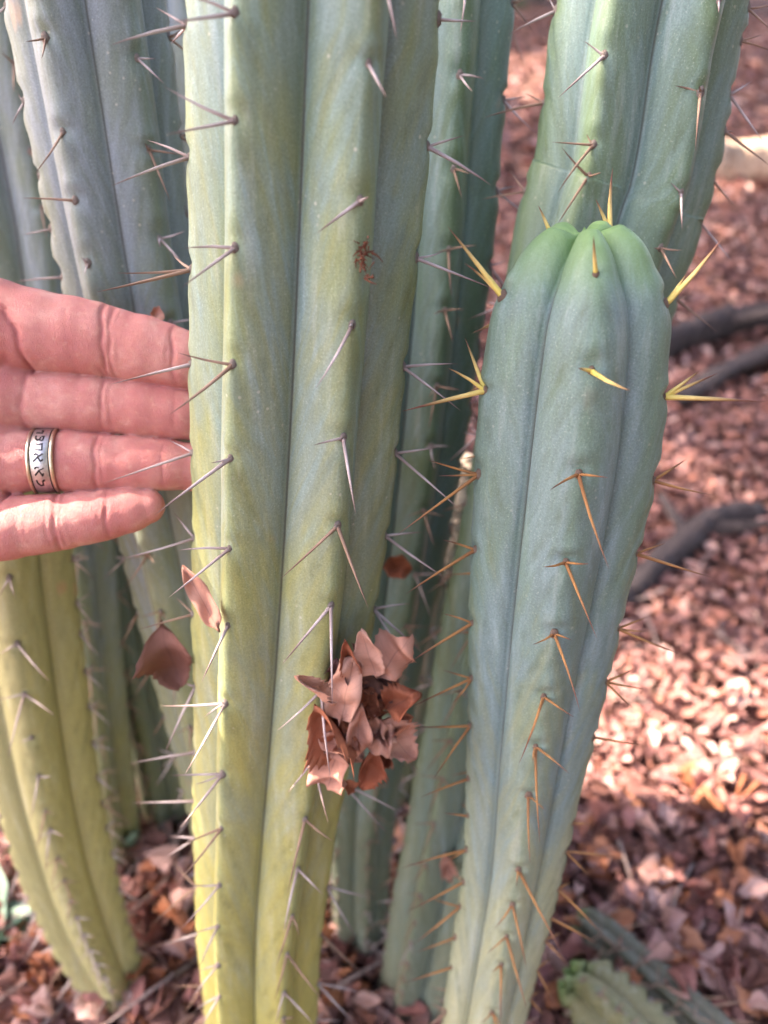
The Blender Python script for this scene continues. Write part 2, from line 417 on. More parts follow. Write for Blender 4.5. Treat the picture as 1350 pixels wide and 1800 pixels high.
            for tpt in tl:
                vec = Vector(tpt - p); ln_ = vec.length
                sp = bpy.data.objects.new('spine', SPM[kind][int(r_.integers(3))]); col.objects.link(sp); sp.parent = ar
                qd = vec.to_track_quat('Z', 'Y')
                th = thick * (0.8 + 0.4 * min(1.4, ln_ / 0.02)) * r_.uniform(.9, 1.1) * (1.45 if kind == 'yellow' else 1.0)
                start = Vector(p - base) + vec.normalized() * 0.0003
                Ms = Matrix.Translation(start) @ qd.to_matrix().to_4x4() @ Matrix.Rotation(r_.uniform(0, 6.28), 4, 'Z') @ Matrix.Diagonal((th, th, ln_, 1))
                sp.matrix_local = Minv @ Ms
    tag(root, label, 'cactus', group, 'thing')
    return root, A, R

def axis(spec, Y):              # [(px, py[, Y])...] bottom to top
    return [PY(p[0], p[1], p[2] if len(p) > 2 else Y) for p in spec]
def to_ground(pts):             # extend the axis down to just under the soil
    p = pts[0]; d = p - pts[1]; d /= np.linalg.norm(d)
    z = float(ground_z(p[0], p[1])) - 0.015
    if p[2] > z: pts = [p + d * ((p[2] - z) / max(0.3, -d[2]))] + pts
    return pts
def col_build(name, pix, Y, radii, *a, **k):
    pts = axis(pix, Y); n = len(pts); pts2 = to_ground(pts)
    radii = list(radii)
    if len(pts2) > n: radii = [radii[0] * 0.92] + radii
    return cactus(name, pts2, radii, *a, **k)

SPEC_MAIN = {
 19: [(118, [(680, 172, .012)]), (355, [(650, 345, .012), (557, 408, .006)]), (577, [(612, 574, .01), (568, 683, .012)]),
      (770, [(623, 902, .010), (551, 781, .006)]), (925, [(497, 1018, .006), (643, 1068, .008)]), (1072, [(495, 1168, .006), (584, 1240, .012)]),
      (1213, [(495, 1290, .006), (572, 1372, .012), (572, 1228, .006)]), (1343, [(573, 1448, .008), (555, 1354, .004), (507, 1393, .006)]),
      (1440, [(580, 1485, .004), (505, 1570, .012)]), (1530, [(567, 1572, .003), (492, 1640, .012)]), (1612, [(530, 1640, .006), (488, 1700, .010)]),
      (1680, [(562, 1760, .004), (486, 1760, .010)]), (1745, [(553, 1800, .004), (480, 1800, .008)])],
 -41: [(15, [(335, -20, .006), (300, 40, .01)]), (210, [(288, 166, .006), (297, 235, .010)]), (440, [(327, 424, .004), (320, 502, .012)]), (635, [(312, 628, .004), (308, 732, .012)]),
       (810, [(272, 902, .014), (372, 815, .004)]), (962, [(315, 957, .004), (300, 1050, .012)]), (1105, [(352, 1200, .012)]),
       (1240, [(283, 1248, .004), (330, 1362, .012), (357, 1256, .004)]), (1360, [(300, 1362, .004), (320, 1455, .012), (345, 1384, .004)]),
       (1460, [(320, 1483, .004), (318, 1555, .012)]), (1555, [(333, 1563, .004), (320, 1640, .012)]), (1630, [(340, 1640, .004), (345, 1700, .010)]),
       (1700, [(345, 1705, .004), (335, 1755, .010)]), (1755, [(340, 1770, .004), (350, 1810, .008)])],
 -101: [(45, [(275, 12, .0), (192, 63, .010), (300, 75, -.012)]), (270, [(260, 237, .0), (196, 315, .010)]), (480, [(208, 490, .006), (172, 518, .010), (300, 455, -.010)]),
        (645, [(197, 672, .010)]), (800, [(183, 848, .010), (295, 768, -.004)]), (945, [(218, 988, .008), (308, 907, -.006)]),
        (1080, [(245, 1105, .006), (310, 1050, -.006)]), (1210, [(285, 1320, .006), (312, 1195, -.006)]), (1320, [(228, 1338, .006)]), (1410, [(232, 1412, .006)]),
        (1475, [(285, 1515, .004), (300, 1470, -.004)]), (1560, [(265, 1617, .006), (300, 1520, -.004)]), (1640, [(272, 1667, .006)]), (1735, [(300, 1735, .004), (318, 1790, .008)])],
 79: [(30, [(840, 40, -.004)]), (255, [(815, 237, -.004), (868, 315, .006)]), (455, [(782, 450, -.004), (868, 506, .006)]), (640, [(802, 632, -.004), (808, 718, .008)]),
      (795, [(772, 787, -.004), (810, 895, .008)]), (940, [(740, 932, -.004), (778, 1020, .008)]), (1075, [(720, 1055, -.004), (740, 1145, .008), (713, 1155, .010)]),
      (1380, [(711, 1425, 0), (681, 1467, .006)]), (1560, [(655, 1580, 0), (620, 1650, .006)]), (1640, [(640, 1720, .004), (600, 1682, 0)]), (1730, [(640, 1745, 0), (620, 1800, .004)])],
}
SPEC_R = {
 9: [(478, [(1041, 415, .008)]), (658, [(1104, 698, .010), (1010, 646, .003)]), (838, [(1068, 838, .008), (964, 854, .008), (1057, 1000, .012)]),
     (988, [(1031, 996, .006), (956, 1006, .006), (1047, 1120, .012)]), (1112, [(1004, 1124, .004), (944, 1138, .006), (1028, 1246, .012)]),
     (1230, [(1008, 1262, .006), (944, 1247, .003), (920, 1345, .012)]), (1315, [(1003, 1355, .006), (931, 1340, .003), (942, 1480, .012)]),
     (1400, [(960, 1425, .004), (925, 1515, .012)]), (1530, [(985, 1680, .008), (908, 1560, .004)]), (1592, [(930, 1705, .010), (875, 1635, .004)]),
     (1650, [(925, 1775, .010), (858, 1676, .004)]), (1700, [(880, 1800, .010), (865, 1710, .003)])],
 -63: [(520, [(790, 398, .004), (843, 452, -.004), (826, 455, .002)]), (690, [(797, 640, .004), (708, 720, .008), (818, 596, -.006)]), (840, [(752, 812, .0), (770, 838, .004), (700, 940, .008)]),
       (970, [(780, 945, 0), (712, 1038, .008)]), (1095, [(780, 1072, 0), (707, 1167, .008)]), (1195, [(778, 1178, 0), (725, 1240, .008), (803, 1240, .006)]),
       (1280, [(727, 1280, .002), (757, 1368, .008)]), (1370, [(740, 1397, .004)]), (1435, [(780, 1430, 0)]), (1495, [(703, 1520, .004), (785, 1515, .004)]),
       (1550, [(718, 1605, .004)]), (1595, [(755, 1583, 0), (730, 1660, .004)]), (1650, [(733, 1675, .004)]), (1700, [(710, 1727, .003)])],
 81: [(535, [(1287, 420, .004), (1210, 478, .0)]), (697, [(1260, 655, 0), (1235, 650, .003), (1345, 704, .006)]), (850, [(1207, 808, -.002), (1252, 877, .004)]),
      (975, [(1172, 952, -.002), (1255, 1018, .004)]), (1108, [(1138, 1083, -.002), (1140, 1115, 0), (1205, 1160, .004)]), (1200, [(1115, 1180, 0), (1110, 1250, .004), (1140, 1218, .0)]),
      (1295, [(1130, 1310, 0)]), (1450, [(1040, 1445, 0)]), (1500, [(1090, 1507, 0), (1040, 1545, .002)]), (1565, [(1065, 1640, .002), (1005, 1550, 0)]), (1615, [(1055, 1655, .0)])],
 153: [(408, [(1067, 292, .0), (1050, 350, .004)])],
 -135: [(408, [(949, 362, .0)])],
}
SPEC_RB = {
 -29: [(92, [(983, 168, .008), (1028, 72, 0)]), (262, [(976, 250, .004), (974, 330, .008), (1028, 240, 0)])],
 31: [(0, [(1265, 28, .006)]), (160, [(1230, 150, .004), (1223, 250, .008), (1188, 145, 0)]), (335, [(1180, 322, .004), (1198, 402, .006)])],
 -89: [(20, [(892, 53, .004), (965, -5, 0)]), (180, [(852, 196, .004), (928, 163, -.004)]), (332, [(848, 349, .004), (896, 303, -.004)])],
 91: [(12, [(1360, 15, 0), (1360, 55, .004)]), (72, [(1340, 62, 0), (1360, 82, .002)]), (160, [(1327, 144, 0), (1342, 250, .004)]), (235, [(1294, 230, 0), (1358, 288, .004)]),
      (310, [(1290, 366, 0)]), (395, [(1287, 460, .002)]), (530, [(1260, 582, .002), (1215, 520, 0)])],
}
SPEC_B1 = {
 -29: [(72, [(43, 76, .004), (77, 108, .004)]), (233, [(68, 308, .006)]), (350, [(38, 343, .004)]), (460, [(140, 452, .003), (147, 483, .004)])],
 -89: [(15, [(-10, 30, .003)]), (172, [(32, 170, .002), (17, 214, .004)]), (310, [(80, 305, 0)]), (410, [(40, 412, .003)]), (490, [(20, 490, .003)])],
}
SPEC_L = {
 -8: [(1020, [(-6, 1050, .004), (24, 1052, .003)]), (1135, [(83, 1204, .006), (-5, 1150, .002)]), (1220, [(100, 1258, .006), (8, 1332, .008), (-8, 1232, .002)]), (1300, [(35, 1306, .002)]),
      (1368, [(53, 1445, .008), (92, 1370, .003)]), (1430, [(63, 1497, .006), (95, 1432, .002)])],
}
main, MA, MR = col_build('columnar_cactus', [(459, 1780), (460, 1560), (498, 1072), (526, 640), (552, 60), (556, -60)], 0.27,
    [.0335, .0345, .0388, .0390, .0378, .0378], 6, 19, MC_MAIN,
    'tall grey-green cactus column whose base turns yellow-olive, with dead leaves wedged against it', SPEC_MAIN, step=.0024, seg=22,
    depth=.34, kexp=1.0, round_=.09, amp=.6, spines=['old', 'old', 'old', 'tan'], spacing=.034, seed=3)
young, RA, RR = col_build('columnar_cactus', [(846, 1790), (901, 1500), (931, 1250), (983, 840), (1008, 620), (1022, 470), (1028, 392)], 0.26,
    [.0240, .0247, .0283, .0332, .0316, .0302, .0292], 5, 9, MC_R,
    'short blue-green cactus column with rounded growing tip and yellow and amber spines', SPEC_R, tip=True, step=.002, seg=26,
    depth=.22, kexp=1.55, round_=.24, groove=.32, amp=.8, spines=lambda f, r: 'yellow' if f > .875 else ('amber' if f > .30 else 'tan'), spacing=.028, felt='brown', seed=5)
rb, _, _ = col_build('columnar_cactus', [(747, 1700), (838, 1300), (1040, 500), (1097, 300), (1130, 90), (1160, -60)], 0.36,
    [.032, .034, .0385, .0385, .0375, .037], 6, 31, MC_RB,
    'tall blue-green cactus column leaning behind the short column with the rounded tip', SPEC_RB, step=.003, seg=18, depth=.32, kexp=1.0, round_=.10, amp=.7, spacing=.036, seed=7, spines=['old', 'tan'])
b1, _, _ = col_build('columnar_cactus', [(424, 1560), (404, 1400), (310, 950), (228, 480), (182, 200), (150, 0), (140, -60)], 0.37,
    [.027, .028, .030, .0300, .0312, .0315, .0315], 6, 31, MC_B,
    'smoky blue-grey cactus column rising behind the open hand', SPEC_B1, step=.003, seg=16, depth=.22, kexp=1.3, spacing=.036, seed=9, spines=['tan', 'old'])
lcol, _, _ = col_build('columnar_cactus', [(222, 1760), (150, 1605), (92, 1400), (28, 1050), (5, 850), (-10, 700)], 0.36,
    [.022, .0285, .0315, .0335, .033, .031], 5, -8, MC_L,
    'yellow-olive cactus column with narrow base, curving up behind the little finger', SPEC_L, tip=True, step=.003, seg=18, depth=.27, kexp=1.25, spacing=.026, seed=11, spines=['old', 'old', 'tan'])
col_build('columnar_cactus', [(215, 1700), (134, 1100), (62, 500), (30, 300), (-25, 0), (-36, -60)], 0.48,
    [.03, .033, .034, .034, .034, .034], 6, 10, MC_B, 'pale grey-green cactus column beside and behind the smoky blue-grey one', step=.004, seg=12, depth=.3, spacing=.039, seed=13, spines=['tan'], slen=(.015, .026))
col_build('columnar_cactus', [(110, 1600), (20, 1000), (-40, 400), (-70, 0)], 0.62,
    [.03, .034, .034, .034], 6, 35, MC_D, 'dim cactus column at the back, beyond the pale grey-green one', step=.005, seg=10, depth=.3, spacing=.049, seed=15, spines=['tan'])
col_build('columnar_cactus', [(470, 1560), (400, 1000), (345, 400), (318, 100), (305, -60)], 0.56,
    [.027, .03, .03, .03, .03], 6, 12, MC_B, 'cactus column glimpsed between the smoky blue-grey column and the tall yellow-based one', step=.005, seg=10, depth=.3, spacing=.038, seed=17, spines=['tan'], slen=(.014, .024))
ccol, _, _ = col_build('columnar_cactus', [(632, 1620), (638, 1400), (690, 1000), (735, 600), (752, 400), (768, 130), (776, -60)], 0.40,
    [.022, .025, .031, .0325, .0325, .032, .032], 6, 18, MC_RB, 'cactus column standing close behind the tall yellow-based one, with a pale ridge', step=.003, seg=16, depth=.3, kexp=1.2, spacing=.036, seed=19, spines=['old', 'tan'])
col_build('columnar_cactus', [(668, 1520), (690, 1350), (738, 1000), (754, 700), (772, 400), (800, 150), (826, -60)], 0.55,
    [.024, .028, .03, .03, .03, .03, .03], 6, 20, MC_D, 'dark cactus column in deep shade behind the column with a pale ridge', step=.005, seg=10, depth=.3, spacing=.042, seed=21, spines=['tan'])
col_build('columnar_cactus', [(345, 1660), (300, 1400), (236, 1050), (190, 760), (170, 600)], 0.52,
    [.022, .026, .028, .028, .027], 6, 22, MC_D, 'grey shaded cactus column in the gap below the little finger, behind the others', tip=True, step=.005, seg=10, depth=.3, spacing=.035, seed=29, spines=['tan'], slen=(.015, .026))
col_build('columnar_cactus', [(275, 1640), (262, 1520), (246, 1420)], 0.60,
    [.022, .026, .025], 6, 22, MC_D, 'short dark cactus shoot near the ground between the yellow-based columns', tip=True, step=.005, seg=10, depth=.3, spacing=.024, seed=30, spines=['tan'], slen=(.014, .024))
# fallen stems at the foot of the clump
def lie(px, py, up): p = PG(px, py, 0.0); p = p.copy(); p[2] = float(ground_z(p[0], p[1])) + up; return p
cactus('fallen_cactus_stem', [lie(1290, 1900, .020), lie(1170, 1790, .021), lie(1060, 1690, .022), lie(1005, 1645, .020)], [.016, .0165, .0165, .016], 6, 0, MC_DD,
       'dark thin cactus stem lying on the leaf litter beside the mottled stump', tip=True, step=.004, seg=10, depth=.3, spacing=.018, seed=25, spines=['tan'], slen=(.018, .028), group=None)
cactus('cactus_stump', [lie(1200, 1940, .016), lie(1110, 1860, .022), lie(1040, 1800, .028), lie(985, 1752, .030)], [.026, .027, .027, .025], 6, 10, MC_OLD,
       'old mottled green cactus stump lying low in the leaf litter', tip=True, step=.003, seg=14, depth=.30, spacing=.014, amp=2.2, seed=27, spines=['tan'], slen=(.008, .014), group=None)
#@@PART2
# ------------------------------------------------------------------ the open hand
def surface_nets(D, xs, ys, zs):
    nx, ny, nz = D.shape
    ins = D < 0
    c = np.zeros((nx - 1, ny - 1, nz - 1), np.int8)
    for a in (0, 1):
        for b in (0, 1):
            for e in (0, 1): c += ins[a:nx - 1 + a, b:ny - 1 + b, e:nz - 1 + e]
    I, J, K = np.nonzero((c > 0) & (c < 8))
    idx = -np.ones(c.shape, np.int64); idx[I, J, K] = np.arange(len(I))
    acc = np.zeros((len(I), 3)); cnt = np.zeros(len(I))
    cor = [(a, b, e) for a in (0, 1) for b in (0, 1) for e in (0, 1)]
    for p in cor:
        for ax in range(3):
            if p[ax]: continue
            r = list(p); r[ax] = 1
            da = D[I + p[0], J + p[1], K + p[2]]; db = D[I + r[0], J + r[1], K + r[2]]
            m = (da < 0) != (db < 0)
            u = np.where(m, da / np.where(m, da - db, 1), 0)
            A = np.stack([xs[I + p[0]], ys[J + p[1]], zs[K + p[2]]], -1); B = np.stack([xs[I + r[0]], ys[J + r[1]], zs[K + r[2]]], -1)
            acc += np.where(m[:, None], A + (B - A) * u[:, None], 0); cnt += m
    V = acc / cnt[:, None]
    F = []
    def quads(m, ax):
        i, j, k = np.nonzero(m)
        flip = None
        if ax == 0: q = [idx[i, j - 1, k - 1], idx[i, j, k - 1], idx[i, j, k], idx[i, j - 1, k]]; flip = ins[i, j, k]
        if ax == 1: q = [idx[i - 1, j, k - 1], idx[i - 1, j, k], idx[i, j, k], idx[i, j, k - 1]]; flip = ins[i, j, k]
        if ax == 2: q = [idx[i - 1, j - 1, k], idx[i, j - 1, k], idx[i, j, k], idx[i - 1, j, k]]; flip = ins[i, j, k]
        q = np.stack(q, -1); q = np.where(flip[:, None], q, q[:, ::-1]); return q[(q >= 0).all(1)]
    m = np.zeros_like(ins); m[:-1, 1:-1, 1:-1] = ins[:-1, 1:-1, 1:-1] != ins[1:, 1:-1, 1:-1]; F.append(quads(m, 0))
    m = np.zeros_like(ins); m[1:-1, :-1, 1:-1] = ins[1:-1, :-1, 1:-1] != ins[1:-1, 1:, 1:-1]; F.append(quads(m, 1))
    m = np.zeros_like(ins); m[1:-1, 1:-1, :-1] = ins[1:-1, 1:-1, :-1] != ins[1:-1, 1:-1, 1:]; F.append(quads(m, 2))
    return V, np.vstack(F)

HT = 0.304; HS = HT / 1350.0            # hand plane depth, metres per unit
HORG = PT(150, 740, HT)
XL, YL, ZL = np.array([1., 0, 0]), UPV, -FWD
def hand_w(P):                          # (x right, y down, z to the viewer) units -> world
    P = np.asarray(P, float)
    return HORG + HS * ((P[..., 0:1] - 150) * XL - (P[..., 1:2] - 740) * YL + P[..., 2:3] * ZL)
def zf(x, off=0): return 22 - 0.13 * x - max(0, x - 315) * 0.38 + off
FING = {
 'index': [(-70, 578, 92), (0, 578, 80), (65, 586, 71), (130, 593, 67), (168, 598, 64), (200, 604, 60), (250, 614, 59), (285, 622, 55), (311, 629, 52), (350, 640, 50), (395, 652, 37)],
 'middle': [(-70, 690, 84), (0, 697, 66), (55, 702, 52), (120, 706, 52), (160, 708, 51), (188, 711, 49), (245, 716, 50), (285, 720, 48), (309, 723, 46), (355, 729, 45), (405, 736, 34)],
 'ring': [(-70, 806, 82), (-10, 811, 64), (40, 811, 54), (86, 811, 47), (122, 811, 53), (150, 812, 51), (179, 812, 49), (230, 814, 48), (265, 815, 46), (289, 816, 44), (335, 819, 42), (380, 823, 31)],
 'pinky': [(-80, 930, 76), (-20, 930, 60), (25, 927, 55), (70, 922, 51), (95, 919, 49), (114, 917, 48), (152, 910, 46), (178, 906, 44), (196, 902, 42), (228, 896, 39), (257, 890, 31)],
}
FOFF = {'index': 6, 'middle': -8, 'ring': -4, 'pinky': 6}
CREASE = [([(192, 540), (199, 600), (196, 668)], 5.5, 4.0), ([(208, 548), (212, 600), (206, 668)], 4, 4.0), ([(220, 560), (222, 640)], 1.5, 3.5),
          ([(307, 575), (312, 630), (309, 690)], 5.5, 4.0), ([(302, 600), (303, 660)], 2, 3.0),
          ([(-30, 540), (20, 548), (48, 566), (64, 598), (70, 662)], 7, 5.0),
          ([(188, 655), (190, 700), (184, 760)], 5.5, 4.0), ([(200, 665), (202, 750)], 3, 4.0), ([(308, 675), (309, 725), (306, 772)], 5, 4.0),
          ([(66, 655), (62, 700), (54, 752)], 5, 7.0), ([(-40, 762), (20, 768), (55, 762)], 3, 4.0), ([(-60, 700), (0, 690), (40, 640)], 2.5, 5.0),
          ([(176, 760), (180, 815), (176, 860)], 5.5, 4.0), ([(188, 770), (190, 850)], 2.5, 3.5), ([(288, 772), (290, 815), (287, 856)], 5, 4.0),
          ([(30, 868), (22, 905), (-20, 935), (-60, 960)], 6, 5.0), ([(111, 868), (119, 915), (117, 970)], 5, 4.5), ([(124, 872), (129, 955)], 2.5, 4.0), ([(103, 885), (107, 960)], 2, 3.5),
          ([(194, 855), (200, 900), (197, 950)], 4.5, 4.0), ([(188, 870), (190, 940)], 1.5, 3.0),
          ([(60, 890), (62, 960)], 1.2, 3.0), ([(72, 895), (75, 950)], 1.0, 3.0), ([(140, 560), (146, 640)], 1.0, 4.0)]
def make_hand():
    f4 = np.float32
    xs = np.concatenate([np.arange(-1360, -90, 16), np.arange(-90, -20, 6), np.arange(-20, 450, 2.8)]).astype(f4)
    ys = np.concatenate([np.arange(150, 470, 10), np.arange(470, 1010, 2.9), np.arange(1010, 1560, 14)]).astype(f4)
    zs = np.concatenate([np.arange(-190, -100, 7), np.arange(-100, 110, 3.2), np.arange(110, 620, 14)]).astype(f4)
    D = np.full((len(xs), len(ys), len(zs)), 60, f4)
    def cone(Dst, a, b, ra, rb, zsc=1.0, k=0.0, m=70):
        lo = np.minimum(a, b) - max(ra, rb) - m; hi = np.maximum(a, b) + max(ra, rb) + m
        sl = tuple(slice(int(np.searchsorted(g, l_)), int(np.searchsorted(g, h_))) for g, l_, h_ in zip((xs, ys, zs), lo, hi))
        X, Y, Z = np.meshgrid(xs[sl[0]], ys[sl[1]], zs[sl[2]], indexing='ij', sparse=True)
        ba = (b - a).astype(f4); px, py, pz = X - f4(a[0]), Y - f4(a[1]), (Z - f4(a[2]))
        h = np.clip((px * ba[0] + py * ba[1] + pz * ba[2]) / f4(ba @ ba), 0, 1)
        qz = (pz - ba[2] * h) / f4(zsc)
        d = np.sqrt((px - ba[0] * h) ** 2 + (py - ba[1] * h) ** 2 + qz * qz) - (ra + (rb - ra) * h)
        o = Dst[sl]
        if k is 0 or (np.isscalar(k) and k <= 0): Dst[sl] = np.minimum(o, d)
        else:
            kk = k[sl[0]][:, None, None] if not np.isscalar(k) else k
            hh = np.clip(0.5 + 0.5 * (o - d) / kk, 0, 1); Dst[sl] = (o + (d - o) * hh - kk * hh * (1 - hh)).astype(f4)
    A = lambda *p: np.array(p, float)
    # palm, heel, thenar mound, wrist, forearm and thumb
    for a, b, ra, rb, zq in [
        (A(-60, 590, 0), A(-300, 690, 5), 74, 82, .75), (A(-60, 700, 0), A(-310, 740, 5), 78, 82, .72), (A(-60, 810, 0), A(-310, 800, 5), 78, 84, .72),
        (A(-70, 915, 5), A(-300, 870, 5), 74, 86, .80), (A(-120, 600, 25), A(-290, 680, 25), 80, 92, .8), (A(-150, 900, 15), A(-310, 860, 15), 72, 80, .8),
        (A(-300, 740, 0), A(-480, 790, 40), 118, 112, .72), (A(-300, 830, 0), A(-480, 830, 40), 112, 108, .72),
        (A(-480, 810, 40), A(-900, 960, 210), 122, 160, .8), (A(-900, 960, 210), A(-1250, 1120, 380), 160, 175, .85),
        (A(-200, 600, 30), A(-205, 450, 65), 84, 62, .9), (A(-205, 450, 65), A(-180, 320, 85), 58, 54, .9), (A(-180, 320, 85), A(-150, 235, 88), 54, 38, .85)]:
        cone(D, a, b, ra, rb, zq, k=22.0)
    kx = np.interp(xs, [10, 75], [24, 2.5]).astype(f4)
    for name, nodes in FING.items():
        Df = np.full(D.shape, 60, f4) if False else None
        P = [A(x, y, zf(x, FOFF[name])) for x, y, r in nodes]
        x0 = int(np.searchsorted(xs, nodes[0][0] - 120)); sub = np.full((len(xs) - x0,) + D.shape[1:], 60, f4)
        xs_full = xs; xs_l = xs[x0:]
        def cone_l(a, b, ra, rb):
            nonlocal xs
            xs = xs_l; cone(sub, a, b, ra, rb, .86, k=7.0, m=30); xs = xs_full
        for i in range(len(nodes) - 1): cone_l(P[i], P[i + 1], nodes[i][2], nodes[i + 1][2])
        o = D[x0:]; kk = kx[x0:][:, None, None]
        hh = np.clip(0.5 + 0.5 * (o - sub) / kk, 0, 1); D[x0:] = o + (sub - o) * hh - kk * hh * (1 - hh)
    # skin creases on the palm side
    X, Y = np.meshgrid(xs, ys, indexing='ij')
    C = np.zeros_like(X)
    def segd(X, Y, a, b):
        ax, ay = a; bx, by = b[0] - ax, b[1] - ay
        h = np.clip(((X - ax) * bx + (Y - ay) * by) / (bx * bx + by * by), 0, 1)
        return np.hypot(X - ax - bx * h, Y - ay - by * h)
    def crease(X, Y):
        T = np.zeros_like(X)
        for pl, amp, w in CREASE:
            d = np.min([segd(X + 1.3 * np.sin(Y * 0.12 + pl[0][0]), Y, pl[i], pl[i + 1]) for i in range(len(pl) - 1)], axis=0)
            mod = 0.78 + 0.22 * np.sin(Y * 0.11 + pl[0][0] * 1.7) * np.sin(Y * 0.043 + pl[0][1])
            jit = 2.2 * np.sin(Y * 0.21 + pl[0][0]) + 1.3 * np.sin(Y * 0.47 + pl[0][1])
            T = np.maximum(T, mod * amp * np.exp(-(d / (w * .85)) ** 2) + 0.22 * amp * np.exp(-(d / (w * 3.0)) ** 2))
        return T
    C = crease(X, Y)
    zw = np.clip((zs - 2) / 34, 0, 1)
    D += (C[:, :, None] * zw[None, None]).astype(f4) * 0.85
    V, F = surface_nets(D, xs, ys, zs)
    cv = crease(V[:, 0], V[:, 1]) / 6.0 * np.clip((V[:, 2] + 10) / 30, 0, 1)
    W = hand_w(V)
    k = NT('skin')
    v = k.coord('Object')
    big = k.noise(v, 55, 3, 0.6, 0.3); mid = k.noise(v, 260, 4, 0.6); fine = k.noise(k.coord('Object', (1, 2.2, 2.2)), 1500, 4, 0.7)
    cel = k.voro(k.coord('Object', (2.4, 1.0, 1.0)), 900)
    c = k.ramp(big, [(0.32, (0.45, 0.145, 0.128)), (0.5, (0.53, 0.215, 0.180)), (0.68, (0.62, 0.315, 0.260))])
    c = k.mix(k.ramp(mid, [(0.40, 0.45), (0.6, 0.0)]), c, (0.50, 0.17, 0.165))
    c = k.mix(k.ramp(mid, [(0.58, 0.0), (0.75, 0.4)]), c, (0.68, 0.42, 0.34))
    fl = k.noise(k.coord('Object', (0.35, 3.2, 3.2)), 420, 3, 0.6, 1.2); fl2 = k.noise(k.coord('Object', (3.6, 0.7, 0.7)), 330, 3, 0.6, 1.5)
    lines = k.math('ADD', k.ramp(k.math('ABSOLUTE', k.math('SUBTRACT', fl, 0.5)), [(0.0, 1.0), (0.05, 0.0)]), k.ramp(k.math('ABSOLUTE', k.math('SUBTRACT', fl2, 0.5)), [(0.0, 1.0), (0.04, 0.0)]))
    c = k.mix(k.math('MULTIPLY', lines, 0.16), c, (0.36, 0.10, 0.09))
    c = k.mix(k.math('MULTIPLY', k.attr('crease'), 0.6), c, (0.34, 0.085, 0.08))
    k.bump(k.math('ADD', k.math('SUBTRACT', k.math('MULTIPLY', fine, 0.8), k.math('MULTIPLY', lines, 0.5)), k.math('ADD', k.math('MULTIPLY', mid, 0.8), k.math('MULTIPLY', cel, 0.7))), 0.5, 0.0006)
    m = k.done(c, k.ramp(mid, [(0.3, 0.42), (0.7, 0.58)]), 0.4, 0.35, (1.0, 0.35, 0.2), 0.004)
    base = W.mean(0)
    o = mesh_obj('person', W - base, F[:, ::-1], m, attrs={'crease': cv}); o.location = base
    tag(o, 'open left hand wearing a ring, palm outward, fingers slipped behind the tall yellow-based cactus', 'hand', kind='thing')
    return o
make_hand()

